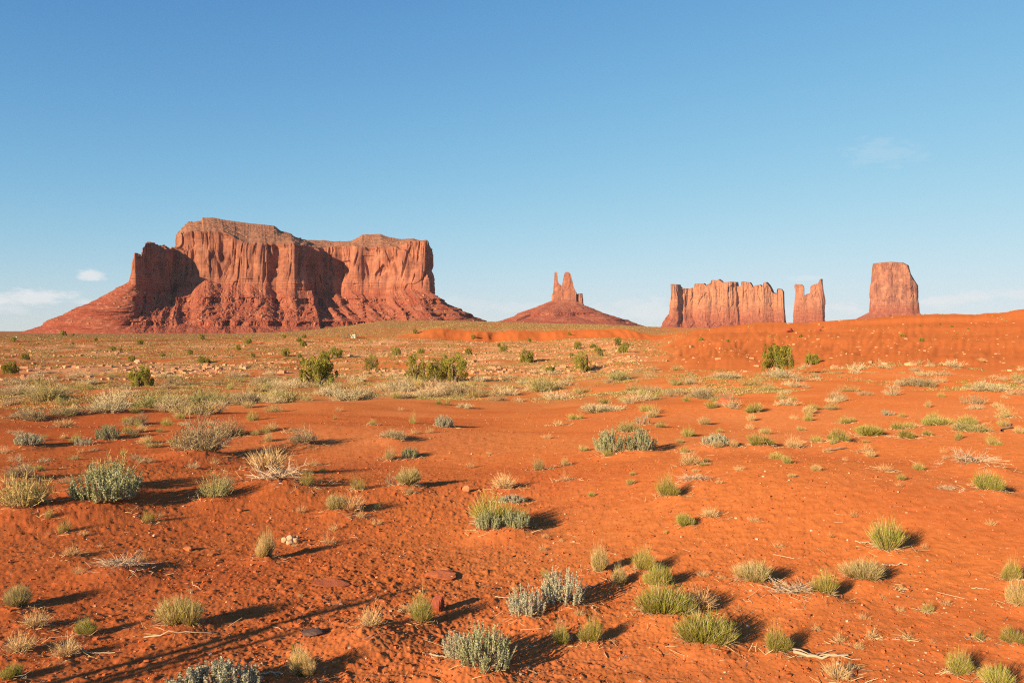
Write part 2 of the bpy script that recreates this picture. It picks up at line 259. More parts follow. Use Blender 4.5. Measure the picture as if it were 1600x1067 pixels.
# ------------------------------------------------------------------ plants in the photo: kind, px, base py, width px, height px, label
# kinds: G green shrub, D dry grass, S silver sagebrush, B grey-brown brush, W dead woody shrub, J juniper
exec_plants = []
P = exec_plants.append
PLANTS = '''
G|20|960|46|36|straw-tipped shrub cut by the left edge of the photo, above the dead brush
D|48|988|54|38|grey-straw dry brush between the left-edge shrub and the small green tuft in the lower left
G|132|996|34|25|small green tuft at lower left, beside a long dark shadow
G|276|990|78|46|wide pale-topped green shrub in the lower left, just above the branching shadows
D|22|1027|62|42|flattened dead grass in the bottom left corner
D|97|1034|52|44|upright bare dry twigs near the bottom left corner
W|182|908|82|26|sprawling pale dead twigs lying flat on bare red soil at the left
D|107|886|34|24|faint straw tuft above the sprawling dead twigs at the left
S|322|1120|150|44|silver-leaved sagebrush whose finger-like tips just show at the bottom edge
G|10|1068|36|24|olive tuft touching the bottom left corner
G|411|878|40|42|green shrub with a straw plume, beside the pile of pale stones
D|577|998|44|66|dry grass clump on a sand mound with its bare roots exposed
G|657|980|40|46|bright olive shrub with a short woody foot, in front of the dark red rock
D|634|957|28|26|pale straw tuft touching the left side of the bright olive shrub
G|470|1066|50|50|straw-topped shrub at the bottom edge, lower left of the rooted dry clump
S|756|1062|88|66|tall silver-green sagebrush with upright fingers at the bottom centre
S|715|1044|54|38|low silver sagebrush lobe left of the tall upright one, with a bare white branch
S|880|955|72|52|pale silver sagebrush mound in the lower centre, the right and taller lobe
S|822|972|62|42|lower left lobe of the pale silver sagebrush in the lower centre
G|852|906|22|20|small olive tuft behind the pale silver sagebrush
G|938|899|34|44|narrow green tuft with a tan plume, right of the silver sagebrush
G|969|916|30|32|round green tuft between the plumed tuft and the double green shrub
G|1010|900|42|36|rear half of the double green shrub in the lower centre
G|1028|922|50|34|front half of the double green shrub in the lower centre
G|1042|974|86|46|broad bright green shrub at lower right of centre, left of a straw one
D|1098|962|62|58|bushy straw-coloured shrub behind the two largest green shrubs
G|1106|1022|90|47|largest bright green shrub at the bottom right of centre, over dry sticks
G|877|1012|36|36|small olive shrub, left one of a pair below the silver sagebrush
G|925|1010|46|42|olive shrub with a fanned shadow, right one of a pair below the silver sagebrush
G|1177|921|56|34|straw-and-green spiky tuft standing alone right of the broad green shrub
G|1219|1028|48|44|green shrub at the left end of the long fallen sticks
G|1394|876|66|50|large shrub, straw on its left and green on its right, alone on bright sand
G|1351|919|60|34|wide green shrub directly below the large half-straw shrub
G|1292|945|46|40|upright green shrub beside a heap of dead grey twigs
W|1246|946|84|30|heap of dead grey twigs left of an upright green shrub
D|1410|929|17|19|tiny straw tuft right of the wide green shrub
G|1452|959|22|21|small dark green tuft with a forked shadow at the lower right
D|1315|1006|24|30|small pale dry grass spray, left of the taller thin one
D|1364|999|26|46|tall thin dry grass spray of only a few stalks
D|1420|1000|18|30|short cone-shaped dry tuft, right of the tall thin spray
G|1532|1002|18|20|tiny green sprig alone at the lower right
G|1590|1013|38|22|low green tuft cut by the right edge, the lowest of the three there
G|1586|917|38|34|green tuft at the right edge, uppermost of the three there
G|1595|954|38|44|green and straw tuft at the right edge, middle of the three there
D|1312|1068|52|44|long-bladed dry grass leaning left at the bottom edge
G|1505|1062|38|40|small green shrub on a pale woody foot near the bottom right
G|1562|1082|54|36|green shrub showing its top at the bottom right edge
D|1331|1047|18|22|tiny leaning tuft under the end of the long fallen sticks
S|152|803|112|54|large silver-green sagebrush at the left, casting a dark shadow to the right
B|160|772|80|46|grey twiggy brush rising behind the large silver-green sagebrush
B|28|812|84|54|large twiggy olive brush cut by the left edge
B|22|754|48|26|round grey brush at the left edge, above the large twiggy one
B|306|718|98|62|largest pale grey-tan brush dome in the left middle distance
B|345|684|52|30|grey brush touching the right rear of the largest pale dome
B|334|786|52|42|leafy grey-green brush with a dark right side, in front of the bleached dry shrub
G|230|823|26|26|small olive tuft right of the large silver-green sagebrush
G|97|841|25|26|small yellow-olive tuft below the large silver-green sagebrush
G|75|824|16|19|narrow green tuft just above the small yellow-olive one
S|37|702|42|18|low pale grey cushion shrub near the left edge with a long shadow
S|126|696|27|15|small pale cushion shrub right of the low grey one
G|225|694|24|16|round straw-green tuft left of the largest pale brush dome
D|95|668|42|18|low dry scrub with bare twigs on red soil at the upper left
S|163|687|38|24|pale leafy shrub with a tall left stem at the upper left
G|197|678|20|16|small green tuft touching the pale leafy shrub
B|208|665|40|20|brown twiggy brush with sprawling dead stems, left of the pale dome
G|191|711|11|14|tiny olive sprig on bare soil left of the pale brush dome
S|67|722|18|9|flat silver cushion plant in the shadow at the left
G|57|736|18|11|low light green tuft below the flat silver cushion
D|412|742|86|48|tall bleached dry shrub with upright pale stems, centre left
W|428|768|98|38|tangle of bleached curved branches under the tall dry shrub
G|478|769|26|34|green clump growing at the right end of the bleached branch tangle
B|470|700|48|28|round grey-brown brush right of the tall bleached shrub
G|418|691|20|18|round straw-yellow tuft behind the tall bleached shrub
G|374|680|20|21|upright olive tuft right of the grey brush domes
G|503|739|12|12|tiny green tuft below the round grey-brown brush
D|488|727|26|16|faint reddish dry tuft below the round grey-brown brush
G|524|805|34|26|green-based straw shrub, left part of the mixed clump with a long shadow
D|548|806|50|48|rusty straw stalks in the middle of the mixed clump
G|558|768|28|24|pale green top rising behind the rusty stalks
D|562|813|22|26|brown dry tuft at the lower right of the mixed clump
G|589|799|14|13|small dark tuft in the shadow of the mixed clump
G|637|767|40|30|round straw-edged green shrub with a shadow pointing right
S|610|764|20|24|pale cushion shrub touching the straw-edged round one
G|640|777|16|14|small straw tuft in front of the straw-edged round shrub
G|608|720|26|23|golden round tuft, left one of a pair in mid field
S|640|716|30|18|grey leafy shrub, right one of a pair with a golden tuft
B|613|691|38|15|low grey-tan brush above the golden tuft pair
S|693|667|32|19|pale silvery bush with a dark right side on open red sand
G|644|662|14|22|small green tuft under brown stalks, left of the pale silvery bush
G|581|664|15|11|small yellow-green tuft alone on the red mound
G|523|656|9|8|tiny green tuft alone on the red mound, the leftmost
D|455|675|24|8|flat dark twigs on the red mound above the round brush
D|511|853|28|30|thin reddish dry bush on open soil below the mixed clump
G|783|838|80|50|olive fan of thin stems forming the top of the trunked shrub in the centre
S|764|846|48|26|pale leafy left skirt of the trunked shrub in the centre
S|806|844|50|24|pale leafy right skirt of the trunked shrub in the centre
D|788|776|48|34|straw brush just behind the trunked shrub in the centre
S|800|798|44|10|low creeping grey plants between the straw brush and the trunked shrub
G|842|742|27|24|round green-gold tuft with a thin shadow in the centre
G|883|733|17|15|smaller green tuft right of the round green-gold one
D|884|764|28|22|faint dry tuft below the two green tufts in the centre
S|955|720|50|40|left half of the large grey-green sagebrush in the centre right
S|1000|716|52|34|right half of the large grey-green sagebrush with a dark shadow
G|949|724|18|13|small green tuft at the foot of the large grey-green sagebrush
G|1070|712|17|14|small round green tuft right of the large grey-green sagebrush
S|1121|703|42|17|low silver cushion shrub between two green tufts
G|1192|703|40|19|low wide green tuft right of the silver cushion shrub
G|1046|797|40|35|bright green round tuft with a dark shadow, alone right of centre
W|1086|778|46|18|low dead twigs behind the bright green round tuft
G|1073|836|32|22|small green tuft below the bright green round one
D|1113|825|36|22|dry spiky twigs right of the small green tuft
D|1080|748|42|34|sparse curved dry stalks above the bright green round tuft
G|924|789|14|10|tiny green tuft right of the trunked shrub's shadow
G|1040|843|9|9|tiniest green sprig lower left of the small green tuft
B|982|675|40|20|grey-brown brush behind the large grey-green sagebrush
S|1006|663|24|17|pale round shrub behind the grey-brown brush
D|872|665|24|14|pale dry tuft left of the grey-brown brush
G|896|656|20|12|green tuft above the pale dry tuft, left one of two
G|908|655|12|11|green tuft above the pale dry tuft, right one of two
G|1322|662|22|15|round green tuft with a shadow, upper right field
S|1389|649|21|9|flat pale cushion plant alone on the right field
G|1313|694|34|20|rounded green tuft at the left end of the green row on the right
G|1278|692|21|12|small low green tuft left of the green row on the right
G|1362|681|54|19|long pale green tuft second in the green row
G|1405|671|26|16|upper green tuft near the middle of the green row
G|1424|669|22|13|upper yellow-green tuft right of the middle of the green row
G|1421|685|30|16|dark green lower tuft in the middle of the green row
G|1451|681|18|12|small round green tuft right of the dark lower one
G|1470|664|48|15|wide yellow-green tuft in the upper right of the green row
G|1516|663|34|15|last green tuft on the right of the green row
B|1526|675|58|18|low grey dead brush right of the green row, with a fallen branch
B|1574|653|28|21|round grey-green twiggy brush near the right edge
D|1242|701|30|32|bright straw grass spray left of the green row
W|1530|742|86|32|dead brush heap with stones under it near the right edge
G|1556|787|48|31|round bright green shrub near the right edge of the sand
D|1386|752|28|18|faint dry stalks in the middle of the right sand
D|1355|707|26|24|thin reddish dry stalks under the green row
G|1496|688|9|12|tiny pale green sprig under the dead brush on the right
W|1485|780|28|14|little tangle of dead stems left of the bright green right shrub
B|68|627|64|30|large dark grey-olive brush near the left edge of the scrub
B|12|618|38|20|grey brush cut by the left edge of the scrub
B|242|638|84|28|wide olive brush below the left juniper
B|165|644|58|24|pale grey-tan brush left of the wide olive one
B|322|633|74|26|wide yellow-green brush, the top one of the left scrub
B|375|632|52|24|grey brush at the right end of the left scrub
B|36|657|54|20|grey brush low at the left edge with yellow tufts
S|82|649|22|11|blue-green little sagebrush near the left edge
B|104|650|34|14|grey brush right of the blue-green sagebrush
B|440|629|48|27|pale-topped green brush left of the red mound crest
B|476|626|26|16|yellow-green brush on the crest, below the left pair of junipers
B|552|626|58|26|pale tan brush on the crest, centre left
B|426|644|28|16|grey-green brush just left of the bare red mound
B|710|619|44|26|dark twiggy brush with a bare stem, below the big junipers
G|618|622|18|11|yellow-green tuft on the mound crest, left of the dark twiggy brush
G|685|632|14|11|small green tuft on the crest left of the paired one
G|699|632|16|15|upright green tuft on the crest right of the smaller one
B|725|638|30|10|pale low brush below the dark twiggy one
B|850|612|48|30|large olive-grey brush in the centre, below the small junipers
B|903|616|22|15|round olive brush right of the large olive-grey one
B|968|594|44|18|yellow-green low brush below the round juniper
B|1080|601|28|16|pale rounded brush on bare red ground, centre right
B|1096|623|42|19|dark brown brush with a shadow, centre right
G|1113|638|22|13|light green tuft below the dark brown brush
B|944|644|60|16|pale grey brush strip in the centre right
G|944|631|24|12|bright green tuft behind the pale grey strip
G|1009|643|22|13|small grey-green tuft right of the pale grey strip
G|1178|645|30|17|green tuft with dead twigs, left of the right field
B|1228|623|30|14|brown-grey brush at the right, above the green tuft
B|1261|606|17|12|small round grey brush at the right
B|1328|612|28|14|olive brush mound right of the small round grey one
B|1436|604|50|18|wide dark grey-tan brush on the right slope foot
B|1552|612|42|19|pale pinkish brush near the right edge
G|1272|641|21|13|round dark green tuft alone on the right sand
B|1315|627|26|14|pale low brush left of the right crest
B|1343|578|32|14|pale cream brush below the red hill, first from the left
B|1383|577|30|17|tall pale cream brush below the red hill, second from the left
B|1425|570|11|9|small round cream bush, left one of two under the red hill
B|1437|569|13|10|small round cream bush, right one of two under the red hill
B|1455|574|16|9|low cream bush right of the two round ones
B|1493|574|30|13|cream and green bush under the red hill at the far right
D|1536|567|18|9|pale spiky grass under the red hill near the right edge
B|1224|590|50|14|pale shrub in front of the largest right juniper
B|1140|592|42|11|pale strip of low brush left of the right juniper
J|215|604|40|28|small dark juniper among grey brush at the left
J|12|586|26|18|dark juniper at the left edge of the photo
J|494|603|60|36|wide bushy juniper left of centre
J|580|581|22|24|small upright juniper between the wide bushy one and the tall pair
J|647|596|36|42|tall narrow juniper, left one of the touching group in the centre
J|682|597|34|36|middle juniper of the touching group, with dead grey branches
J|708|598|44|40|wide juniper, right one of the touching group in the centre
J|911|584|28|32|round-topped juniper standing alone right of centre
J|823|567|23|18|small far juniper left of the round-topped one
J|859|584|17|10|low dark juniper bush between the far one and the round-topped one
J|1222|581|54|41|largest juniper on the right, below the red hill
J|1271|570|26|14|low juniper beside the largest right one
J|523|559|22|15|small rounded far juniper above the wide bushy one
J|618|556|15|14|small pale far juniper above the tall narrow one
'''
plants = []
for ln in PLANTS.strip().splitlines():
    k, px, py, ww, hh, lab = ln.split('|')
    plants.append([k, float(px), float(py), float(ww), float(hh), lab])
for p in plants:
    x, y = at(p[1], p[2]); p += [x, y]
for p in plants:
    if p[2] > 690 and p[3] > 30:
        d = math.hypot(p[6], p[7]); r = p[3] / F * d
        MOUNDS.append((p[6], p[7], r * .62, r * (.15 if p[0] != 'D' else .07)))
x, y = at(577, 1005); MOUNDS.append((x, y, .28, .07))
x, y = at(1350, 800); MOUNDS.append((x, y + 1.0, 2.2, .12))
x, y = at(1000, 742); MOUNDS.append((x, y, 2.6, .10))
x, y = at(100, 880); MOUNDS.append((x, y, 1.0, .07))

# ------------------------------------------------------------------ ground: one sheet out to the horizon
def build_ground():
    rr = [0.0, .4, .8, 1.2, 1.6, 1.9, 2.2, 2.4]
    r = 2.5
    while r < 12000:
        dr = min(r * r / 1433 * .8, .0115 * r) if r < 1800 else .03 * r
        rr.append(r); r += dr
    rr = np.array(rr)
    th = np.concatenate([np.linspace(-48, -36, 90)[:-1], np.linspace(-36, 36, 1040), np.linspace(36, 48, 90)[1:], np.linspace(48, 312, 80)[1:-1]]) * math.pi / 180
    R, T = np.meshgrid(rr, th, indexing='ij')
    X = R * np.sin(T); Y = R * np.cos(T)
    Z = height(X, Y)
    D = np.maximum(R, .01); px = 800 + F * X / np.maximum(Y, .35 * D)
    # ground colours; the darker red share grows towards the left
    n = fbm(X / 2.3, Y / 2.3, 4, 101); n2 = fbm(X / 17, Y / 12, 3, 103); n0 = fbm(X / .3, Y / .3, 3, 104)
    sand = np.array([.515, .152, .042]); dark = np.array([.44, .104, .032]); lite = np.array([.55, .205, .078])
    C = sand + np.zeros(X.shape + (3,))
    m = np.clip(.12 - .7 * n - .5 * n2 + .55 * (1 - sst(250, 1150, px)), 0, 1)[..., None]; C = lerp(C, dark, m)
    m = np.clip(.15 + .9 * n2 + .5 * n0 + .8 * fbm(X / 5 + 9, Y / 4, 3, 106), 0, 1)[..., None] * .5; C = lerp(C, lite, m)
    hillm = (sst(985, 1075, px) * sst(80, 110, D) * (1 - sst(450, 600, D)))[..., None]
    band = .5 + .5 * np.sin(Z * 2.6 + 2 * n2)
    C = lerp(C, np.array([.45, .120, .035]) * (1 - .16 * band[..., None]), hillm * .8)
    # grass-and-sage tint of the far flats
    veg = sst(24, 60, D) * np.clip(.34 + 1.5 * fbm(X / 9 + n, Y / 16, 4, 105) + .15 * (1 - sst(150, 500, D)), 0, 1) * (1 - .93 * sst(1000, 1090, px)) 
    veg = veg + sst(455, 520, D) * np.clip(.5 + 1.3 * fbm(X / 60, Y / 120, 4, 113), 0, 1) * (1 - veg)
    bankm = sst(395, 412, Y) * (1 - sst(446, 458, Y)) * sst(600, 690, px)
    veg = veg * (1 - .9 * bankm)
    C = lerp(C, lerp(np.array([.37, .20, .075]), np.array([.27, .165, .075]), sst(420, 700, D)[..., None]) * (1 + .25 * fbm(X / 5, Y / 9, 3, 107)[..., None]), np.clip(veg, 0, 1)[..., None] * .85)
    # pale ledge rock
    rk = sst(95, 125, D) * (1 - sst(370, 410, D)) * (1 - sst(940, 1060, px))
    rk = rk * np.clip(sst(.02, .22, fbm(X / 26, Y / 11, 4, 109) + .10 * sst(380, 640, px)), 0, 1)
    C = lerp(C, np.array([.56, .28, .14]) * (1 + .35 * fbm(X / 1.6, Y / 1.6, 3, 111)[..., None]), rk[..., None] * .7)
    bm = (.6 * bankm)[..., None]; C = lerp(C, np.array([.48, .115, .028]), bm)
    V = np.stack([X, Y, Z], -1).reshape(-1, 3)
    f = grid_faces(len(rr), len(th), True)[:, ::-1]
    # the first ring is one point: harmless sliver quads
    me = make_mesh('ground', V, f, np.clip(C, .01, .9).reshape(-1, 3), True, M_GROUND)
    return tag(link('ground', me), 'red desert sand with low mounds, gullies and pale rock ledges', None, None, 'structure')
build_ground()

def blocks(cen, size, rng, col, flat=.75):
    """angular eight-cornered rocks, one mesh"""
    n = len(cen); base = np.array([[x, y, z] for z in (-1, 1) for y in (-1, 1) for x in (-1, 1)], float) * .5
    P8 = base[None] + rng.uniform(-.20, .20, (n, 8, 3)); P8 = P8 * (size[:, None, None] * rng.uniform(.6, 1.25, (n, 1, 3)) * np.array([1, 1, flat]))
    a = rng.uniform(0, 6.28, n); ca, sa = np.cos(a)[:, None], np.sin(a)[:, None]
    X = P8[..., 0] * ca - P8[..., 1] * sa; Y = P8[..., 0] * sa + P8[..., 1] * ca
    V = np.stack([X, Y, P8[..., 2]], -1) + cen[:, None]
    fb = np.array([[0, 2, 3, 1], [4, 5, 7, 6], [0, 1, 5, 4], [2, 6, 7, 3], [0, 4, 6, 2], [1, 3, 7, 5]])
    Fq = (np.arange(n)[:, None, None] * 8 + fb[None]).reshape(-1, 4)
    C = np.repeat(col[None] * (1 + rng.uniform(-.25, .25, (n, 1))) if np.ndim(col) == 1 else col, 8, 0)
    return V.reshape(-1, 3), Fq, C
# ------------------------------------------------------------------ buttes
def wpt(px, py, Y): return ((px - 800) / F * Y, CAMZ + (516 - py) / F * Y)
def butte(name, label, nodes, sky_pts, spineY, *, step=2.0, flute=1.0, taper=.03, strata=None, talus=True, seed=0, nv=90, ntal=130, ncap=14,
          zfoot=-14, runk=.8, ledges=(), root=None, part='cliff', base_band=.3, rough=1.0, capflat=False, varn=.5, pale=.3, boulders=0, thin_left=None, basew=0, tint=None, pocket=1.0, toneA=None, redlow=None):
    """nodes around the outline: (px, Y, rim_py or None, base_py, foot_px, foot_Y); sky_pts: traced skyline (px, py)"""
    sp = np.array(sky_pts, float)
    nodes = [list(n) for n in nodes]; nodes.append(nodes[0])
    A = np.array([[n[0], n[1], n[3], n[4], n[5]] for n in nodes], float)
    own = np.array([0. if n[2] is None else 1. for n in nodes]); rimn = np.array([0. if n[2] is None else n[2] for n in nodes])
    # dense pass
    seg = np.hypot(np.diff(A[:, 0] * A[:, 1].mean() / F), np.diff(A[:, 1])); cs = np.concatenate([[0], np.cumsum(seg)])
    s = np.linspace(0, cs[-1], 6000)
    px = np.interp(s, cs, A[:, 0]); Y = np.interp(s, cs, A[:, 1])
    skyz = np.interp(px, sp[:, 0], sp[:, 1])
    rim = np.where(np.interp(s, cs, own) > .999, np.interp(s, cs, rimn), skyz) if own.any() else skyz
    k = Y.mean() / F
    l = np.hypot(np.hypot(np.diff(px * k), np.diff(Y)), np.diff(rim * k) * .7); c = np.concatenate([[0], np.cumsum(l)])
    n = int(c[-1] / step); ss = np.interp(np.linspace(0, c[-1], n, endpoint=False), c, s)
    px = np.interp(ss, cs, A[:, 0]); Y = np.interp(ss, cs, A[:, 1]); base = np.interp(ss, cs, A[:, 2]); fpx = np.interp(ss, cs, A[:, 3]); fY = np.interp(ss, cs, A[:, 4])
    skyz = np.interp(px, sp[:, 0], sp[:, 1])
    rim = np.where(np.interp(ss, cs, own) > .999, np.interp(ss, cs, rimn), skyz) if own.any() else skyz
    def smooth(a, w):
        ker = np.hanning(w * 2 + 3)[1:-1]; ker /= ker.sum(); return np.convolve(np.concatenate([a[-w:], a, a[:w]]), ker, 'valid')
    wv = max(2, int(7 / step))
    X = (px - 800) / F * Y; X = smooth(X, wv); Ys = smooth(Y, wv)
    tx = smooth(np.roll(X, -1) - np.roll(X, 1), max(3, int(26 / step))); ty = smooth(np.roll(Ys, -1) - np.roll(Ys, 1), max(3, int(26 / step)))
    ln = np.hypot(tx, ty) + 1e-9; nx, ny = ty / ln, -tx / ln
    base = base + basew * (fbm(np.arange(n) * step / 75, 0 * px, 3, seed + 90) * 2.2); zr = CAMZ + (516 - rim) / F * Y; zb = CAMZ + (516 - base) / F * Y
    H = max(float((zr - zb).max()), 5.)
    if own.any(): zr = zr + np.where(np.interp(ss, cs, own) > .999, 1, 0) * 5 * fbm(np.arange(n) * step / 55, 0 * px, 4, seed + 92)
    zr = np.maximum(zr, zb + 1.0)
    arc = np.concatenate([[0], np.cumsum(np.hypot(np.diff(X), np.diff(Ys)))]); per = arc[-1]
    # ---- cliff
    t = np.linspace(0, 1, nv)[:, None]                       # 0 base .. 1 rim
    Z = zb + (zr - zb) * t
    hh = (Z - zb.min()) / H
    S = arc[None, :] + 0 * t
    wz = 2 * perlin(S / 60, Z / 45, seed + 4)
    wz = wz + 16 * perlin(S / 130, Z / 300, seed + 7) + 4 * perlin(S / 31, Z / 150, seed + 8)
    am = .35 + 1.3 * sst(-.35, .5, perlin(S / 110, Z / 200, seed + 9)); am2 = .3 + 1.4 * sst(-.3, .5, perlin(S / 60, Z / 90, seed + 10))
    d = flute * (42 * (np.abs(perlin((S + wz) / 150, Z / 500, seed + 17)) - .25) + 25 * (np.abs(perlin((S + wz) / 75, Z / 420, seed + 1)) - .25) + 15 * am * joints(S + 5 * perlin(S / 60, Z / 120, seed + 6), Z, 40, 95, seed + 2)
                 + 6.5 * am2 * joints(S + 3 * perlin(S / 40, Z / 90, seed + 6), Z, 15, 48, seed + 3) + .4 * perlin((S + .5 * wz) / 5, Z / 30, seed + 5))
    crk = np.clip(.11 - np.abs(perlin((S + wz) / 42, Z / 300, seed + 15)), 0, 1) * 9; crk2 = np.clip(.13 - np.abs(perlin((S + wz) / 19, Z / 130, seed + 18)), 0, 1) * 7.7
    d = d - flute * 9 * crk * sst(-.3, .15, perlin(S / 70, Z / 70, seed + 16)) - flute * 4 * crk2 * sst(-.1, .25, perlin(S / 40, Z / 50, seed + 19))
    # hollowed alcoves with arched tops
    d = d - flute * 9 * sst(.30, .40, perlin(S / 52 + 3, Z / 75, seed + 26))
    if thin_left: d = d * (.25 + .75 * sst(thin_left[0], thin_left[1], px)[None, :])
    # benches and horizontal joints
    bench = np.zeros_like(Z)
    if thin_left: lowk = .5
    else: lowk = 1.
    for q, (f0, a) in enumerate([(.12, .5), (.2, .8), (.28, .4), (.62, .5), (.86, .9), (.93, .6)]):
        bench = bench - lowk * a * sst(-.006, .006, hh - f0 - .03 * perlin(S / 140, q * 5.1 + 0 * Z, seed + 20 + q))
    lowb = 1 - sst(base_band * .6, base_band, hh + .04 * perlin(S / 50, 0 * Z, seed + 31))
    d = d * (1 - .55 * lowb) + flute * 3.5 * bench + flute * 5.5 * lowb * (1 + .3 * perlin(Z / 4, S / 160, seed + 35))
    d = d + rough * flute * .45 * fbm(S / 6, Z / 12, 3, seed + 33)
    off = -taper * (Z - zb) * (1 - .0) + d * (1 - .35 * sst(.93, 1, t))
    cx = X + nx * off; cy = Ys + ny * off
    V = np.stack([cx, cy, Z], -1)
    tone = np.array(toneA if toneA else [.37, .140, .082]); dk = np.array([.19, .070, .048]); pl = np.array([.52, .240, .135])
    C = tone + np.zeros(V.shape)
    vs = fbm(S / 34 + .3 * wz / 6, Z / 75, 4, seed + 41); vp = fbm(S / 55, Z / 38, 4, seed + 43)
    C = lerp(C, dk, (np.clip(.35 * varn + 1.6 * (vs - .05) * 1.0 + .5 * vp, 0, 1) * varn)[..., None])
    C = lerp(C, pl, (np.clip(-.05 + 2.2 * vp - .8 * vs, 0, 1) * pale)[..., None])
    st = perlin(Z / 5.5 + .25 * perlin(S / 60, Z / 30, 3), 0 * Z, seed + 45)
    C = C * (1 + .10 * st * (1 + 1.2 * lowb))[..., None]
    rl = sst(0, 1, 1 - hh / (redlow if redlow else base_band * .8) + .25 * perlin(S / 60, Z / 9, seed + 47))
    C = lerp(C, np.array([.31, .082, .045]), (rl * .75)[..., None])
    if tint: C = C * (tint[2] + (tint[3] - tint[2]) * sst(tint[0], tint[1], px))[None, :, None]
    org = np.array([X.mean(), Ys.mean(), zb.min() - 5])
    root = root or link(name, None, None, tuple(org))
    ro = np.array(root.location)
    link(part, make_mesh(part, V - ro, grid_faces(nv, n, True), C.reshape(-1, 3), False, M_CLIFF), root)
    # ---- cap from the rim to the spine
    sa = np.array(spineY, float)
    spx = np.clip(px, sa[0, 0], sa[-1, 0]); sy = np.interp(spx, sa[:, 0], sa[:, 1]); sx = (spx - 800) / F * sy
    sz = CAMZ + (516 - np.interp(spx, sp[:, 0], sp[:, 1])) / F * sy
    u = np.linspace(0, 1, ncap)[:, None]
    uu = u ** 1.0
    wc = max(2, int(16 / step)); us = sst(0, .12, u); CXp = lerp(lerp(cx[-1], smooth(cx[-1], wc), us), sx, uu); CYp = lerp(lerp(cy[-1], smooth(cy[-1], wc), us), sy, uu)
    sz = sz + (0 if capflat else 1) * 1.6 * fbm(sx / 9, sy / 300, 3, seed + 50)
    g = u if capflat else .80 * u + .20 * (np.floor(u * 4) + sst(.62, 1, (u * 4) % 1)) / 4
    CZ = lerp(zr, sz, g) + (0 if capflat else 1) * 4.5 * np.sin(np.pi * u) * fbm(CXp / 24, CYp / 24, 5, seed + 51)
    Vc = np.stack([CXp, CYp, CZ], -1)
    Cc = np.array([.31, .135, .078]) * (1 + .6 * fbm(CXp / 11, CYp / 11, 4, seed + 53))[..., None]
    Cc = lerp(Cc, np.array([.33, .18, .10]), np.clip(.2 + fbm(CXp / 30, CYp / 30, 3, seed + 55), 0, 1)[..., None] * .6)
    link('cap', make_mesh('cap', Vc - ro, grid_faces(ncap, n, True), Cc.reshape(-1, 3), False, M_TALUS), root)
    if boulders > 2000:
        rg = np.random.RandomState(seed + 1); qa, qb = rg.randint(1, ncap - 2, 2400), rg.randint(0, n, 2400)
        v8, f6, c8 = blocks(Vc[qa, qb], (rg.pareto(2.5, 2400) + .5).clip(0, 4) * 1.7, rg, np.array([.36, .18, .105]))
        b_ = link('cap_rubble', make_mesh('cap_rubble', v8 - ro, f6, c8, False, M_TALUS), root); b_['kind'] = 'stuff'
    # ---- talus apron
    if talus:
        FX = (fpx - 800) / F * fY; FY = fY
        FX = smooth(FX, int(30 / step)); FY = smooth(FY, int(30 / step))
        BX, BY = cx[0], cy[0]
        dl = np.hypot(FX - BX, FY - BY) + 1e-6; dx, dy = (FX - BX) / dl, (FY - BY) / dl
        w = np.linspace(0, 1, ntal)[:, None]
        Zt = lerp(zb + 3, zfoot + 0 * zb, w)
        S2 = arc[None, :] + 0 * w
        Zw = Zt + 2.5 * perlin(S2 / 70, 0 * w, seed + 61)
        inv = .9 + runk * w + 0 * Zt; mka = 0 * Zt                                      # run per metre of drop
        for (za, zt_, stg) in ledges:
            mk = sst(za - 1, za + 1, Zw) * (1 - sst(zt_ - 1, zt_ + 1, Zw)) * stg * sst(-.45, .1, perlin(S2 / 85, za * .1 + 0 * Zt, seed + 63) + .12)
            mka = np.maximum(mka, mk)
            inv = inv * (1 - .92 * np.clip(mk, 0, 1)) + .35 * sst(zt_, zt_ + 3, Zw) * (1 - sst(zt_ + 3, zt_ + 8, Zw))
        cum = np.cumsum(inv, 0); cum = cum - cum[0]; frac = cum / cum[-1]
        env = np.sin(np.pi * np.clip(frac * .92 + .04, 0, 1)) ** .7
        sw = S2 + 22 * perlin(S2 / 60, frac * 2.5, seed + 64)
        spur = (np.abs(perlin(sw / 95, frac * 1.0, seed + 65)) - .22) * 40 + (np.abs(perlin(sw / 40 + frac, frac * 3, seed + 67)) - .22) * 19 + 12 * fbm(S2 / 24, frac * dl.mean() / 24, 4, seed + 68)
        ru = 5.6 * fbm(S2 / 9, Zt / 5, 4, seed + 69)
        boul = 5.0 * np.clip(perlin(S2 / 6.5, Zt / 4.5, seed + 71) - .25, 0, 1) + 3 * np.clip(perlin(S2 / 3.2, Zt / 2.6, seed + 72) - .2, 0, 1)
        o2 = frac * dl - pocket * mka * (6 * np.clip(perlin(S2 / 29 + .4 * perlin(S2 / 11, Zt / 9, seed + 86), Zt / 60, seed + 83) + .1, 0, 1) * 3 + 2 * perlin(S2 / 5, Zt / 30, seed + 84)) + env * (spur * np.clip(dl / 160, .15, 1) + ru * .8 + boul)
        TX = BX + dx * o2; TY = BY + dy * o2
        Vt = np.stack([TX, TY, Zt + .8 * fbm(S2 / 5, frac * 40, 3, seed + 73)], -1)
        Ct = np.array([.275, .070, .040]) + np.zeros(Vt.shape)
        nn = fbm(S2 / 22, frac * 6, 4, seed + 75)
        Ct = lerp(Ct, np.array([.38, .145, .08]), np.clip(.28 + 1.3 * nn - .6 * frac + .25, 0, 1)[..., None] * .7)
        Ct = Ct * (1 + .07 * perlin(Zw / 3.2, 0 * Zw, seed + 77))[..., None]
        pb = np.clip(perlin(S2 / 3.0, frac * dl / 3.5, seed + 79) - .38, 0, 1)[..., None] * 1.6
        Ct = lerp(Ct, np.array([.56, .30, .18]), np.clip(pb, 0, .7))
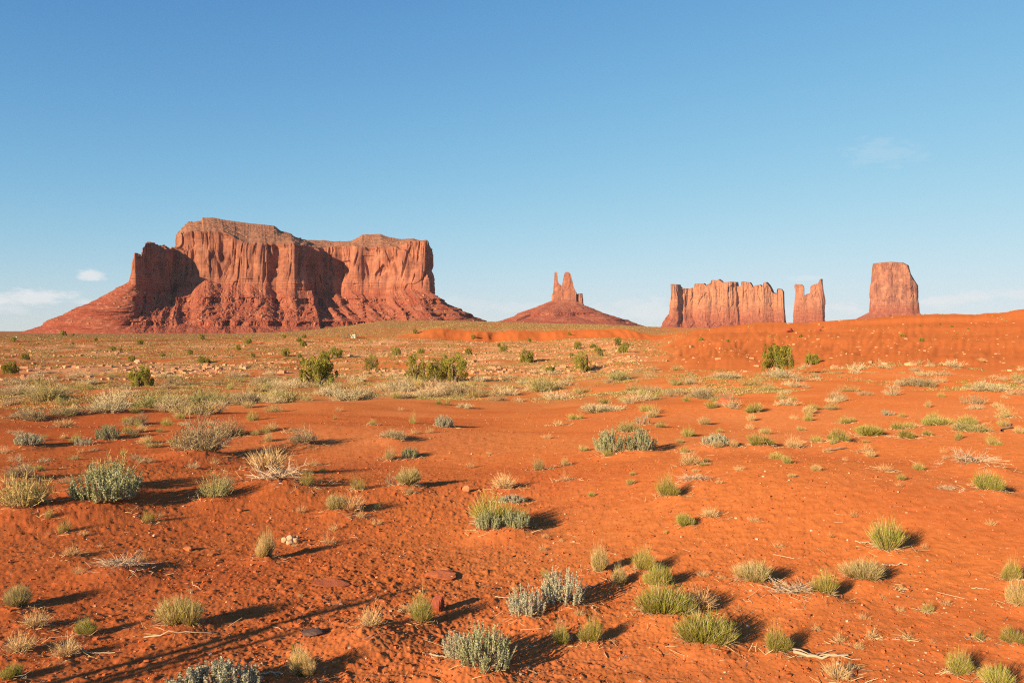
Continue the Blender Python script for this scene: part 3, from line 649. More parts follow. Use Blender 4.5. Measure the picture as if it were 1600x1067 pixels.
        link('talus_slope', make_mesh('talus_slope', Vt - ro, grid_faces(ntal, n, True)[:, ::-1], Ct.reshape(-1, 3), False, M_TALUS), root)
        if boulders:
            rg = np.random.RandomState(seed); q = rg.randint(8, ntal * 4 // 5, boulders), rg.randint(0, n, boulders)
            dens = perlin(arc[q[1]] / 60, q[0] / 30., seed + 81) > -.05; q = q[0][dens], q[1][dens]
            v8, f6, c8 = blocks(Vt[q], (rg.pareto(2.2, len(q[0])) + .6).clip(0, 5.5) * 1.5, rg, np.array([.44, .19, .11]))
            b_ = link('boulders', make_mesh('boulders', v8 - ro, f6, c8, False, M_TALUS), root); b_['kind'] = 'stuff'
    if label: tag(root, label, 'mesa' if 'mesa' in name else 'butte')
    return root

MESA_SKY = [(190, 450), (204, 441), (204.3, 430), (205, 412), (209, 404), (209.5, 395), (213, 396), (216, 399.5), (219, 406), (221, 403), (224, 399), (226, 389), (232, 380), (237, 379.5), (247, 385.5), (252, 384), (262, 390), (276, 386),
            (279, 380), (280, 364), (287, 357), (290, 351), (297, 348), (316, 345), (317, 340.5), (335, 340.5), (352, 344), (387, 349), (429, 353), (439, 361), (455, 365), (459, 369), (482, 379), (486, 383), (510, 386),
            (522, 385), (530, 380), (550, 377), (562, 370), (566, 367), (595, 366), (605, 370), (625, 374), (646, 373), (657, 377), (670, 377), (674, 386), (677, 402), (678, 425), (681, 450)]
butte('sandstone_mesa', 'broad sandstone mesa with a thin fin at its left end, largest rock on the horizon', [
    (205, 2330, None, 441, 22, 2290), (212, 2318, None, 446, 120, 2180), (218, 2336, None, 450, 180, 2150), (228, 2380, None, 455, 212, 2140), (248, 2440, None, 458, 235, 2140), (272, 2502, None, 459, 255, 2145),
    (281, 2494, 364, 452, 270, 2150), (296, 2488, 360, 446, 285, 2155), (320, 2480, 361, 440, 320, 2150), (347, 2490, 362, 447, 345, 2160), (362, 2468, 370, 449, 362, 2165), (390, 2480, 381, 448, 390, 2170), (415, 2456, 381, 450, 415, 2175),
    (430, 2470, 381, 455, 435, 2180), (460, 2445, 381, 455, 468, 2185), (476, 2465, 384, 455, 490, 2190), (483, 2520, 385, 457, 515, 2200), (488, 2562, 386, 459, 545, 2220), (505, 2578, 387, 461, 565, 2240), (530, 2580, 385, 460, 590, 2260),
    (550, 2560, 385, 466, 610, 2270), (575, 2555, 387, 467, 630, 2280), (617, 2530, 386, 457, 660, 2290), (640, 2515, 379, 452, 700, 2300), (657, 2505, 377, 454, 740, 2330), (671, 2512, 377, 460, 782, 2400), (675, 2570, None, 463, 800, 2560), (673, 2700, None, 463, 790, 2900),
    (650, 2900, 380, 460, 720, 3200), (560, 3030, 380, 460, 570, 3400), (400, 3020, 370, 455, 390, 3400), (300, 2930, 365, 450, 250, 3300), (276, 2750, None, 450, 150, 3000), (240, 2540, None, 450, 60, 2750), (212, 2400, None, 445, 15, 2500)],
    MESA_SKY, ((222, 2425), (240, 2510), (262, 2620), (300, 2690), (400, 2740), (540, 2790), (668, 2740)), step=1.5, seed=3, ledges=((84, 100, .9), (44, 54, .7), (14, 27, 1.0), (62, 68, .5)), varn=.75, pale=.35, ncap=40, nv=110, ntal=190, boulders=5200, thin_left=(222, 245), basew=4.5, tint=(420, 560, .86, 1.06))

# the spired butte: a talus cone with three towers on it
kr = butte('spired_butte', 'small butte of thin spires on a wide cone of red scree', [
    (863, 4480, None, 472, 785, 4100), (880, 4470, None, 473, 850, 4040), (900, 4475, None, 474, 930, 4040), (911, 4490, None, 477, 985, 4120), (913, 4540, None, 478, 1022, 4450), (905, 4590, None, 475, 990, 4900), (880, 4600, None, 473, 870, 5000), (862, 4560, None, 471, 735, 4800), (860, 4510, None, 471, 745, 4350)],
    [(855, 471), (862, 470), (880, 469.5), (905, 472), (914, 476)], ((866, 4535), (908, 4535)), step=1.8, flute=.12, seed=11, ledges=((80, 97, 1.0), (50, 58, .6)), part='pedestal', zfoot=14, runk=.5, nv=8, ntal=150, ncap=6, boulders=500)
KA = [(862.6, 460), (863.9, 458), (866, 436), (866.5, 425.2), (870.6, 425.6), (871.2, 438), (873, 443), (877, 446), (879, 451), (880, 462)]
KB = [(875.5, 456), (877.5, 450), (879.6, 438), (882, 427), (884, 425), (888.6, 425.4), (892, 430), (895, 442), (896.4, 449), (901, 458), (902, 464)]
KC = [(900, 464), (901.2, 460), (903, 459), (910, 458.6), (911.5, 470), (912, 476)]
for q, (pts, a, b, ym, th, bs) in enumerate([(KA, 862.2, 880, 4530, 26, 471), (KB, 875.5, 902, 4530, 34, 473), (KC, 900.5, 911.8, 4540, 26, 477)]):
    mid = (a + b) / 2
    butte('tower', None, [(a, ym, None, bs, a, ym), (a + 1.5, ym - th * .8, None, bs, a, ym), (mid, ym - th, None, bs, a, ym), (b - 1.5, ym - th * .8, None, bs, a, ym), (b, ym, None, bs, a, ym), (b - 1.5, ym + th * .8, None, bs, a, ym), (mid, ym + th, None, bs, a, ym), (a + 1.5, ym + th * .8, None, bs, a, ym)],
          pts, ((a + .5, ym), (b - .5, ym)), step=.8, flute=.2, taper=.0, talus=False, seed=70 + q * 9, root=kr, part='rock_spire', nv=60, ncap=10, capflat=True, varn=.3, pale=.5, base_band=.15)

SG = [(1030, 511), (1040, 502), (1044, 493), (1045.6, 480), (1046.6, 460), (1046, 444), (1060, 445), (1063, 448), (1066, 450.6), (1075, 451), (1084, 449.6), (1085, 443.6), (1100, 443), (1103.6, 447), (1106, 444), (1111, 442), (1111.4, 438), (1118, 438.5), (1123, 436.4), (1128, 440), (1130, 441.6), (1140, 440.5),
      (1152, 441), (1153, 447.6), (1157, 447), (1158, 440.4), (1172, 441.6), (1177, 449), (1179.4, 446), (1188, 445), (1192, 449), (1192.6, 445), (1195, 441), (1198.4, 441), (1204, 448), (1208, 457), (1214, 459.6), (1215.6, 451), (1222, 452.4), (1225.4, 456), (1226, 480), (1228, 500)]
butte('long_butte', 'long flat-faced sandstone butte with a notched ragged top, right of the spires', [
    (1046, 5900, None, 492, 1026, 5800), (1050, 5850, None, 498, 1032, 5750), (1058, 5862, None, 500, 1050, 5740), (1062, 5912, None, 500, 1064, 5770), (1066, 5915, None, 500, 1070, 5780), (1069, 5890, None, 500, 1075, 5760), (1074, 5905, None, 499, 1085, 5760), (1083, 5925, None, 498, 1095, 5760), (1090, 5880, None, 498, 1100, 5750), (1130, 5865, None, 498, 1130, 5740), (1153, 5880, None, 498, 1153, 5750),
    (1156, 5905, None, 498, 1156, 5770), (1160, 5885, None, 498, 1160, 5760), (1190, 5875, None, 498, 1190, 5750), (1205, 5890, None, 498, 1210, 5760), (1224, 5900, None, 496, 1226, 5780), (1226.5, 5960, None, 496, 1231, 5950),
    (1224, 6080, None, 498, 1228, 6200), (1130, 6100, None, 498, 1130, 6300), (1060, 6080, None, 498, 1040, 6250), (1047, 5980, None, 496, 1028, 6000)],
    SG, ((1047.5, 5985), (1225, 5985)), step=2.3, flute=.9, seed=23, taper=.05, capflat=True, varn=.35, pale=.55, base_band=.42, ledges=((60, 66, .4),), nv=110, ncap=12, toneA=[.45, .195, .105], redlow=.48, zfoot=-14, ntal=60)
BR = [(1238.6, 501), (1239, 456), (1241.6, 444), (1252, 444.4), (1255.6, 448), (1256.6, 463), (1260, 459.4), (1266.3, 458.4), (1266.6, 448), (1271, 444.4), (1278, 443), (1281, 437), (1282.5, 435.8), (1284.4, 436.4), (1285, 442), (1287, 458), (1290, 486), (1293, 501)]
butte('twin_topped_butte', 'narrow sandstone butte with two knobs and a gap between, left of the square one', [
    (1239.5, 5900, None, 500, 1237, 5890), (1243, 5870, None, 500, 1240, 5820), (1255, 5862, None, 500, 1255, 5810), (1270, 5860, None, 500, 1270, 5810), (1284, 5868, None, 500, 1290, 5820), (1288, 5900, None, 500, 1296, 5890), (1285, 5950, None, 500, 1292, 5990), (1262, 5965, None, 500, 1262, 6010), (1242, 5950, None, 500, 1238, 5990)],
    BR, ((1240.5, 5912), (1286, 5912)), step=1.5, flute=.4, seed=37, taper=.03, capflat=True, varn=.3, pale=.4, base_band=.4, nv=100, ncap=12, toneA=[.42, .172, .098], redlow=.5, zfoot=-14, ntal=50)
CB = [(1357, 489), (1358, 456), (1360.4, 430), (1363, 412.4), (1366, 411.5), (1376, 410.4), (1388, 409.6), (1410, 410.6), (1418, 415), (1422, 428), (1435, 448), (1438, 470), (1438.5, 489)]
butte('square_butte', 'tall squarish butte with a flat top and sloping right shoulder, rightmost on the horizon', [
    (1359, 5500, None, 488.5, 1285, 5450), (1364, 5440, None, 490, 1310, 5200), (1385, 5420, None, 490, 1380, 5230), (1408, 5425, None, 490, 1420, 5230), (1424, 5436, None, 490, 1450, 5260), (1435, 5470, None, 490, 1470, 5350), (1436.5, 5530, None, 490, 1500, 5550), (1430, 5640, None, 490, 1470, 5800), (1395, 5680, None, 490, 1395, 5900), (1366, 5640, None, 490, 1320, 5800), (1358.5, 5570, None, 489, 1300, 5600)],
    CB, ((1362, 5545), (1434, 5545)), step=1.9, flute=.42, seed=49, taper=.035, capflat=True, varn=.8, pale=.75, base_band=.3, nv=120, ncap=14, zfoot=-14, runk=.4, ntal=60, toneA=[.38, .155, .092])

# ------------------------------------------------------------------ plant builders (unit size: 1 wide, height ratio h)
def ribbons(o, d, ln, w, bend, c0, c1, rng, seg=3, tipw=.25):
    """o,d: (n,3) origins/directions, bend: (n,3) added quadratically; flat tapering blades"""
    n = len(o); t = np.linspace(0, 1, seg + 1)[None, :, None]
    d = d / (np.linalg.norm(d, axis=1, keepdims=True) + 1e-9)
    P3 = o[:, None] + d[:, None] * ln[:, None, None] * t + bend[:, None] * ln[:, None, None] * t * t
    r = rng.normal(size=(n, 3)); side = np.cross(d, r); side /= np.linalg.norm(side, axis=1, keepdims=True) + 1e-9
    ww = (w[:, None, None] * lerp(1, tipw, t)) * .5
    A = P3 - side[:, None] * ww; B = P3 + side[:, None] * ww
    V = np.stack([A, B], 2).reshape(n, -1, 3)                     # (n,(seg+1)*2,3)
    C = lerp(c0[:, None], c1[:, None], t); C = np.repeat(C, 2, 1)
    k = (seg + 1) * 2; b = (np.arange(n) * k)[:, None, None]; j = (np.arange(seg) * 2)[None, :, None]
    Fq = (b + j + np.array([0, 1, 3, 2])[None, None]).reshape(-1, 4)
    return V.reshape(-1, 3), Fq, C.reshape(-1, 3), P3
def leaves(c, size, rng, col, up=.3, asp=.45):
    n = len(c); a = rng.normal(size=(n, 3)); a[:, 2] += up; a /= np.linalg.norm(a, axis=1, keepdims=True)
    b = np.cross(a, rng.normal(size=(n, 3))); b /= np.linalg.norm(b, axis=1, keepdims=True)
    s = size[:, None] if np.ndim(size) else size
    V = np.stack([c - a * s * .5, c + b * s * asp * .5, c + a * s * .5, c - b * s * asp * .5], 1)
    return V.reshape(-1, 3), np.arange(n * 4).reshape(-1, 4), np.repeat(col, 4, 0)
def join(*parts):
    V, Fs, C, k = [], [], [], 0
    for p in parts:
        V.append(p[0]); Fs.append(p[1] + k); C.append(p[2]); k += len(p[0])
    return np.concatenate(V), np.concatenate(Fs), np.concatenate(C)
def jit(col, n, rng, a=.18): return np.array(col)[None] * (1 + rng.uniform(-a, a, (n, 1))) * (1 + rng.uniform(-.05, .05, (n, 3)))
def fan(rng, n, r0, spread, h, var=.3):
    ph = rng.uniform(0, 2 * np.pi, n); q = np.sqrt(rng.uniform(0, 1, n)); cx, cy = np.cos(ph), np.sin(ph)
    o = np.stack([cx * q * r0, cy * q * r0, -0.03 * np.ones(n)], 1)
    ang = spread * (q * .8 + .2 * rng.uniform(0, 1, n)) + rng.normal(0, .06, n)
    d = np.stack([cx * np.sin(ang), cy * np.sin(ang), np.cos(ang)], 1)
    R = .5 - r0 * .5
    e = 1 / np.sqrt((np.sin(ang) / R) ** 2 + (np.cos(ang) / h) ** 2)      # ellipsoid envelope
    ln = e * rng.uniform(1 - var, 1.0, n)
    return o, d, ln
def gen_green(rng, h, n=620, straw=.35, lobes=1):
    parts = []; dry = []
    for L_ in range(lobes):
        sh = np.array([0, 0, 0]) if lobes == 1 else np.array([rng.uniform(-.2, .2), rng.uniform(-.2, .2), 0])
        k = 1 if lobes == 1 else .72
        m = n // lobes
        o, d, ln = fan(rng, m, .16, 1.05, h * (1 if lobes == 1 else rng.uniform(.75, 1)))
        bend = np.stack([rng.normal(0, .13, m), rng.normal(0, .13, m), rng.uniform(-.1, .2, m)], 1)
        g = np.array([.33, .32, .035]); s_ = np.array([.66, .48, .22]); mx = rng.uniform(0, 1, (m, 1)) < straw
        c0 = jit([.36, .25, .10], m, rng); c1 = np.where(mx, jit(s_, m, rng), jit(g, m, rng)); c0 = lerp(c0, c1, .5)
        v = ribbons(o * k + sh, d, ln * k, np.full(m, .011), bend, c0, c1, rng); parts.append(v[:3])
        # branchlets
        idx = rng.randint(0, m, m * 2); tt = rng.uniform(.35, .85, m * 2); P3 = v[3]
        seg = P3.shape[1] - 1; f = tt * seg; i0 = f.astype(int); fr = (f - i0)[:, None]
        q = P3[idx, i0] * (1 - fr) + P3[idx, np.minimum(i0 + 1, seg)] * fr
        dd = d[idx] + rng.normal(0, .38, (m * 2, 3)); dd[:, 2] += .4
        cc = c1[idx]; tip = np.where(rng.uniform(0, 1, (m * 2, 1)) < straw + .22, jit(s_, m * 2, rng), cc * 1.1)
        parts.append(ribbons(q, dd, rng.uniform(.08, .2, m * 2) * k, np.full(m * 2, .009), np.zeros((m * 2, 3)), cc, tip, rng, 2)[:3])
    m = int(30 + 120 * straw)
    o, d, ln = fan(rng, m, .14, .9, h * 1.12, .2)
    dry.append(ribbons(o, d, ln, np.full(m, .007), np.stack([rng.normal(0, .1, m), rng.normal(0, .1, m), np.zeros(m)], 1), jit([.56, .38, .18], m, rng), jit([.72, .52, .27], m, rng), rng)[:3])
    m = 60
    ph = rng.uniform(0, 6.28, m)
    dry.append(ribbons(np.stack([np.cos(ph) * .12, np.sin(ph) * .12, np.full(m, .0)], 1), np.stack([np.cos(ph), np.sin(ph), rng.uniform(.0, .5, m)], 1), rng.uniform(.15, .42, m), np.full(m, .012), np.stack([0 * ph, 0 * ph, -.25 * np.ones(m)], 1), jit([.42, .30, .17], m, rng), jit([.55, .41, .24], m, rng), rng)[:3])
    return {'foliage': (join(*parts), M_PLANT), 'dry_stalks': (join(*dry), M_WOOD)}
def gen_dry(rng, h, n=150, red=.0):
    o, d, ln = fan(rng, n, .10, 1.15, h, .5)
    c = lerp(np.array([.64, .43, .20]), np.array([.56, .27, .12]), red)
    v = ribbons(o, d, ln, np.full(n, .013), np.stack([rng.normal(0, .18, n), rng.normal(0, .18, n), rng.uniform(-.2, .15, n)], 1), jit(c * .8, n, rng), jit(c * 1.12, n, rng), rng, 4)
    P3 = v[3]; m = n * 3; idx = rng.randint(0, n, m); i0 = rng.randint(1, 4, m)
    dd = d[idx] + rng.normal(0, .5, (m, 3)); dd[:, 2] += .2
    b = ribbons(P3[idx, i0], dd, rng.uniform(.06, .2, m), np.full(m, .008), np.zeros((m, 3)), jit(c, m, rng), jit(c * 1.15, m, rng), rng, 2)
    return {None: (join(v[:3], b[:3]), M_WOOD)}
def gen_sage(rng, h, nf=75, low=False, greenish=0.):
    wood = []; fol = []
    ph = rng.uniform(0, 6.28, nf); q = np.sqrt(rng.uniform(.02, 1, nf)) * .42
    bx, by = np.cos(ph) * q, np.sin(ph) * q
    top = h * np.sqrt(np.maximum(.06, 1 - (q / .5) ** 2)) * rng.uniform(.5, 1.05, nf)
    fl = np.minimum(top * .95, rng.uniform(.20, .36, nf) * (1.2 if not low else .8))
    st = np.stack([bx, by, top - fl], 1); org = np.stack([bx * .2, by * .2, np.full(nf, -.02)], 1)
    wood.append(ribbons(org, st - org, np.linalg.norm(st - org, axis=1), np.full(nf, .02), np.zeros((nf, 3)), jit([.30, .20, .13], nf, rng), jit([.36, .26, .17], nf, rng), rng, 3, .6)[:3])
    lean = np.stack([np.cos(ph) * q * .7 + rng.normal(0, .12, nf), np.sin(ph) * q * .7 + rng.normal(0, .12, nf), np.ones(nf)], 1)
    lean /= np.linalg.norm(lean, axis=1, keepdims=True)
    wood.append(ribbons(st, lean, fl, np.full(nf, .013), np.zeros((nf, 3)), jit([.42, .36, .26], nf, rng), jit([.50, .48, .38], nf, rng), rng, 2)[:3])
    m = 46; idx = np.repeat(np.arange(nf), m); t = rng.uniform(.05, 1.03, nf * m)
    rr = .017 * (1.15 - .6 * t)
    off = rng.normal(size=(nf * m, 3)); off /= np.linalg.norm(off, axis=1, keepdims=True)
    c = st[idx] + lean[idx] * (fl[idx] * t)[:, None] + off * rr[:, None]
    base = np.array([.53, .48, .31]) if not greenish else np.array([.40, .39, .19])
    fol.append(leaves(c, .034, rng, jit(base, nf * m, rng, .35), .9, .5))
    # side sprigs
    k = nf * 3; idx = rng.randint(0, nf, k); t = rng.uniform(0, .7, k); c0 = st[idx] + lean[idx] * (fl[idx] * t)[:, None]
    dd = lean[idx] + rng.normal(0, .6, (k, 3)); dd[:, 2] = np.abs(dd[:, 2]) + .2; dd /= np.linalg.norm(dd, axis=1, keepdims=True)
    L2 = rng.uniform(.06, .13, k); m2 = 12; id2 = np.repeat(np.arange(k), m2); tt = rng.uniform(0, 1, k * m2)
    off = rng.normal(0, .010, (k * m2, 3))
    fol.append(leaves(c0[id2] + dd[id2] * (L2[id2] * tt)[:, None] + off, .028, rng, jit(base * .95, k * m2, rng, .22), .8, .5))
    dn = 40; o, d, ln = fan(rng, dn, .2, 1.4, h * .6, .5)
    wood.append(ribbons(o, d, ln, np.full(dn, .014), rng.normal(0, .15, (dn, 3)), jit([.45, .33, .22], dn, rng), jit([.60, .46, .31], dn, rng), rng, 4)[:3])
    return {'foliage': (join(*fol), M_PLANT), 'branches': (join(*wood), M_WOOD)}
def gen_brush(rng, h, n=170, leaf=2600, c=(.35, .28, .15), lc=(.34, .30, .13)):
    o, d, ln = fan(rng, n, .14, 1.35, h, .35)
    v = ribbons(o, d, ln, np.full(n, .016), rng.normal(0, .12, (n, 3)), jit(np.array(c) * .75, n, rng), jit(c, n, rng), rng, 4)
    P3 = v[3]; m = n * 7; idx = rng.randint(0, n, m); i0 = rng.randint(1, 5, m)
    dd = d[idx] + rng.normal(0, .55, (m, 3)); dd[:, 2] += .25
    b = ribbons(P3[idx, i0], dd, rng.uniform(.07, .19, m), np.full(m, .009), np.zeros((m, 3)), jit(c, m, rng), jit(np.array(c) * 1.2, m, rng), rng, 2)
    Q = b[3].reshape(-1, 3, 3); li = rng.randint(0, m, leaf); lt = rng.uniform(.2, 1, leaf)[:, None]
    lp = Q[li, 0] * (1 - lt) + Q[li, 2] * lt + rng.normal(0, .012, (leaf, 3)); lp[:, 2] = np.maximum(lp[:, 2], .01)
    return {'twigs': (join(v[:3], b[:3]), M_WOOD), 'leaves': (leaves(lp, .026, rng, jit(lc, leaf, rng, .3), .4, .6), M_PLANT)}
def gen_dead(rng, h, n=55):
    ph = rng.uniform(0, 6.28, n)
    o = np.stack([rng.normal(0, .12, n), rng.normal(0, .08, n), rng.uniform(0, .04, n)], 1)
    d = np.stack([np.cos(ph), np.sin(ph) * .6, rng.uniform(.02, .9, n) * h * 1.6], 1)
    v = ribbons(o, d, rng.uniform(.25, .5, n), np.full(n, .016), np.stack([rng.normal(0, .25, n), rng.normal(0, .25, n), -.3 * np.ones(n) * h * 1.5], 1), jit([.44, .30, .18], n, rng), jit([.58, .42, .26], n, rng), rng, 6, .4)
    P3 = v[3]; m = n * 4; idx = rng.randint(0, n, m); i0 = rng.randint(1, 6, m); dd = d[idx] + rng.normal(0, .5, (m, 3))
    b = ribbons(P3[idx, i0], dd, rng.uniform(.06, .2, m), np.full(m, .009), rng.normal(0, .1, (m, 3)), jit([.46, .32, .2], m, rng), jit([.58, .42, .28], m, rng), rng, 3)
    J = join(v[:3], b[:3]); J[0][:, 2] = np.maximum(J[0][:, 2], .004)
    return {None: (J, M_WOOD)}
def tube(pts, rad, sides=7):
    pts = np.array(pts, float); rad = np.array(rad, float); n = len(pts)
    T = np.gradient(pts, axis=0); T /= np.linalg.norm(T, axis=1, keepdims=True) + 1e-9
    up = np.array([.3, .9, .2]); A = np.cross(T, up); A /= np.linalg.norm(A, axis=1, keepdims=True); B = np.cross(T, A)
    a = np.arange(sides) / sides * 2 * np.pi
    V = pts[:, None] + rad[:, None, None] * (np.cos(a)[None, :, None] * A[:, None] + np.sin(a)[None, :, None] * B[:, None])
    return V.reshape(-1, 3), grid_faces(n, sides, True)
def gen_juniper(rng, h, nb=62, nl=190):
    limbs = []
    for k in range(9):
        a = k / 9 * 6.28 + rng.uniform(-.3, .3); r = rng.uniform(.12, .36); z = h * rng.uniform(.45, .85)
        pts = [[0.03 * math.cos(a), 0.03 * math.sin(a), -.05], [r * .35 * math.cos(a), r * .35 * math.sin(a), z * .35], [r * .8 * math.cos(a + .2), r * .8 * math.sin(a + .2), z * .7], [r * math.cos(a), r * math.sin(a), z]]
        V, Fq = tube(pts, [.035, .026, .016, .006]); limbs.append((V, Fq, jit([.26, .19, .13], len(V), rng, .1)))
    # vertical, flame-shaped sprays packed into an uneven crown
    C_ = []; ph = rng.uniform(0, 6.28, nb); q = np.sqrt(rng.uniform(0, 1, nb)) * .38
    zb = rng.uniform(.04, .86, nb) * h * np.sqrt(np.maximum(.1, 1 - (q / .5) ** 2)); L_ = []
    for k in range(nb):
        rx = rng.uniform(.04, .085); hz = rng.uniform(.08, .20) * (.6 + .5 * h)
        p = rng.normal(size=(nl, 3)); p /= np.linalg.norm(p, axis=1, keepdims=True); p *= (rng.uniform(.35, 1, (nl, 1))) ** .5
        c = np.array([math.cos(ph[k]) * q[k], math.sin(ph[k]) * q[k], zb[k] + hz * .6]) + p * np.array([rx, rx, hz]) * np.array([1, 1, 1]) * (1 - .35 * np.clip(p[:, 2:3], 0, 1))
        cc = np.array([.31, .285, .055]) * rng.uniform(.72, 1.3) * np.array([rng.uniform(.9, 1.2), 1, 1])
        L_.append(leaves(c, .030, rng, jit(cc, nl, rng, .35), 1.2, .5))
    J = join(*L_); J[0][:, 2] = np.maximum(J[0][:, 2], .01)
    return {'trunk': (join(*limbs), M_WOOD), 'crown': (J, M_PLANT)}

def clump(gen, rng, k):
    out = {}
    for i in range(k):
        g = gen(); sc = 1.0 if k == 1 else rng.uniform(.5, .8) if i else .82
        off = np.zeros(3) if k == 1 else np.array([rng.uniform(-.28, .28), rng.uniform(-.24, .24), 0])
        sq = np.array([rng.uniform(.85, 1.1), rng.uniform(.85, 1.1), rng.uniform(.7, 1.12)]); sh = rng.uniform(-.18, .18, 2); tint = rng.uniform(.85, 1.12) * np.array([rng.uniform(.93, 1.1), 1, 1])
        for n_, (J, m_) in g.items():
            V = J[0] * sq * sc; V = V + off; V[:, 0] += sh[0] * V[:, 2]; V[:, 1] += sh[1] * V[:, 2]
            out.setdefault(n_, ([], m_))[0].append((V, J[1], J[2] * tint))
    return {n_: (join(*l), m_) for n_, (l, m_) in out.items()}
NAMES = {'G': ('green_shrub', 'shrub'), 'D': ('dry_grass_tuft', 'dry grass'), 'S': ('sagebrush', 'sagebrush'), 'B': ('desert_brush', 'brush'), 'W': ('dead_shrub', 'dead shrub'), 'J': ('juniper_tree', 'juniper')}
LIB = {}
def lib(kind, ratio, big, v):
    """mesh set for a kind at a height/width ratio bucket"""
    rb = min([.35, .5, .7, .9, 1.15, 1.5, 2.0], key=lambda b: abs(b - ratio))
    key = (kind, rb, big, v)
    if key not in LIB:
        rng = np.random.RandomState(abs(hash((ord(kind[0]), int(rb * 100), big, v))) % 100000)
        if kind == 'G': kk = rng.randint(2, 5) if big else 2; g = clump(lambda: gen_green(rng, rb, (1100 if big else 260) // kk, [.22, .45, .7][v % 3]), rng, kk)
        elif kind == 'D': g = gen_dry(rng, rb, 250 if big else 80, [.1, .5][v % 2])
        elif kind == 'S': g = gen_sage(rng, rb, (105 if rb <= .7 else 80) if big else 30, rb < .5, v % 2)
        elif kind == 'B': kk = 3 if big else 2; g = clump(lambda: gen_brush(rng, rb, (240 if big else 80) // kk, (3600 if big else 1000) // kk, [(.42, .30, .17), (.42, .33, .15), (.54, .41, .23)][v % 3], [(.40, .31, .15), (.37, .34, .09), (.64, .51, .27)][v % 3]), rng, kk)
        elif kind == 'W': g = gen_dead(rng, rb, 60 if big else 30)
        elif kind == 'J': g = gen_juniper(rng, rb)
        if not big and kind in 'GDSB':
            ks = list(g); J = join(*[g[k][0] for k in ks]); m0 = g[ks[0]][1]; g = {None: (J, M_PLANT if kind in 'GS' else m0)}
        base = NAMES[kind][0]
        allv = np.concatenate([a[0][0] for a in g.values()]); lo = np.percentile(allv, 1.5, 0); hi = np.percentile(allv, 98.5, 0)
        if kind in 'GSB':
            fx = 1.0 / max(hi[0] - lo[0], .1); fz = rb / max(hi[2], .05); cx_ = (hi + lo) / 2
            for a in g.values():
                a[0][0][:, 0] = (a[0][0][:, 0] - cx_[0]) * fx; a[0][0][:, 1] = (a[0][0][:, 1] - cx_[1]) * fx; a[0][0][:, 2] *= fz
        LIB[key] = {k: make_mesh(k or base, a[0], a[1], a[2], False, m_) for k, (a, m_) in g.items()}
    return LIB[key], rb
ROOTS = {}
def plant(kind, x, y, width, hgt, label, rot, big, v, group=None, sink=.0):
    ms, rb = lib(kind, hgt / width, big, v)
    base, cat = NAMES[kind]
    o = link(base, ms.get(None), None, (x, y, ground(x, y) - sink))
    for k, me in ms.items():
        if k: link(k, me, o)
    o.rotation_euler = (0, 0, rot); o.scale = (width, width, hgt / rb)
    return tag(o, label, cat, group)
RNG = random.Random(5)
for i, (k, px, py, ww, hh, lab, x, y) in enumerate(plants):
    d = y; wm = ww / F * d; hm = hh / F * d
    big = k in 'JW' or ww >= 30 and py > 640 or (k == 'B' and ww >= 40)
    v = RNG.randint(0, 5)
    if k == 'B':
        v = 2 if ('cream' in lab or 'pale' in lab) and py < 645 else (1 if 'olive' in lab or 'green' in lab else 0)
    if k == 'G': lab0 = lab.split(',')[0]; v = {True: 2, False: 0}[('straw' in lab0 or 'golden' in lab0 or 'gold' in lab0 or 'plume' in lab0)] + (3 if ww > 50 else 0)
    if 'pale-topped' in lab: v = 1
    if k == 'S': v = 1 if 'silver-green' in lab or ('green' in lab or 'leafy' in lab) and 'silver' not in lab else 0
    if k == 'D': v = 1 if ('red' in lab or 'rusty' in lab or 'faint' in lab) else 0
    if k == 'J': v = i % 4
    plant(k, x, y + wm * .25, wm * {'J': 1.22, 'G': .82, 'B': .86, 'S': .88, 'D': .95, 'W': 1.0}[k], hm * {'J': 1.16, 'G': .80, 'B': .78, 'S': .86, 'D': 1.0, 'W': 1.05}[k], lab, RNG.uniform(0, 6.28) if k != 'W' else RNG.uniform(-.3, .3), big, v)

# ------------------------------------------------------------------ scrub that fills the middle distance, each bush its own copy
def ok_spot(px, py):
    if 440 < px < 930 and 628 < py < 700: return False
    if px > 930 and py > 600 and RNG.random() < .3: return False
    return True
ZONES = [
    ('B', 24, (0, 440), (655, 770), (14, 30), .5, 'small grey-brown twiggy bush on the left red slope', 'small bushes on the left slope'),
    ('G', 26, (900, 1600), (640, 760), (9, 20), .65, 'small straw-green tuft on the right sand near the green row', 'small tufts on the right sand'),
    ('B', 62, (0, 450), (588, 650), (20, 46), .45, 'low grey-tan brush clump in the left scrub before the mesa', 'brush clumps in the left scrub'),
    ('B', 55, (400, 760), (585, 624), (18, 40), .45, 'low pale brush clump in the belt behind the bare red mound', 'brush clumps behind the red mound'),
    ('B', 48, (740, 1080), (575, 632), (14, 34), .45, 'low brush clump on the flat between the round juniper and the red mound', 'brush clumps right of centre'),
    ('B', 42, (1080, 1600), (572, 640), (12, 32), .45, 'low pale brush clump at the foot of the red hill', 'brush clumps under the red hill'),
    ('G', 60, (0, 1600), (600, 700), (9, 20), .7, 'small green-yellow tuft scattered over the middle red sand', 'small green tufts in mid field'),
    ('D', 64, (0, 1600), (625, 1050), (12, 26), .8, 'small faint straw-coloured tuft on open red sand', 'small straw tufts on the sand'),
    ('J', 46, (0, 1000), (521, 572), (8, 22), .75, 'dark green bush dotted over the far flat below the buttes', 'dark bushes on the far flat'),
    ('J', 10, (1040, 1590), (506, 540), (6, 11), .7, 'tiny dark bush on the red hill at the right', 'tiny bushes on the red hill'),
]
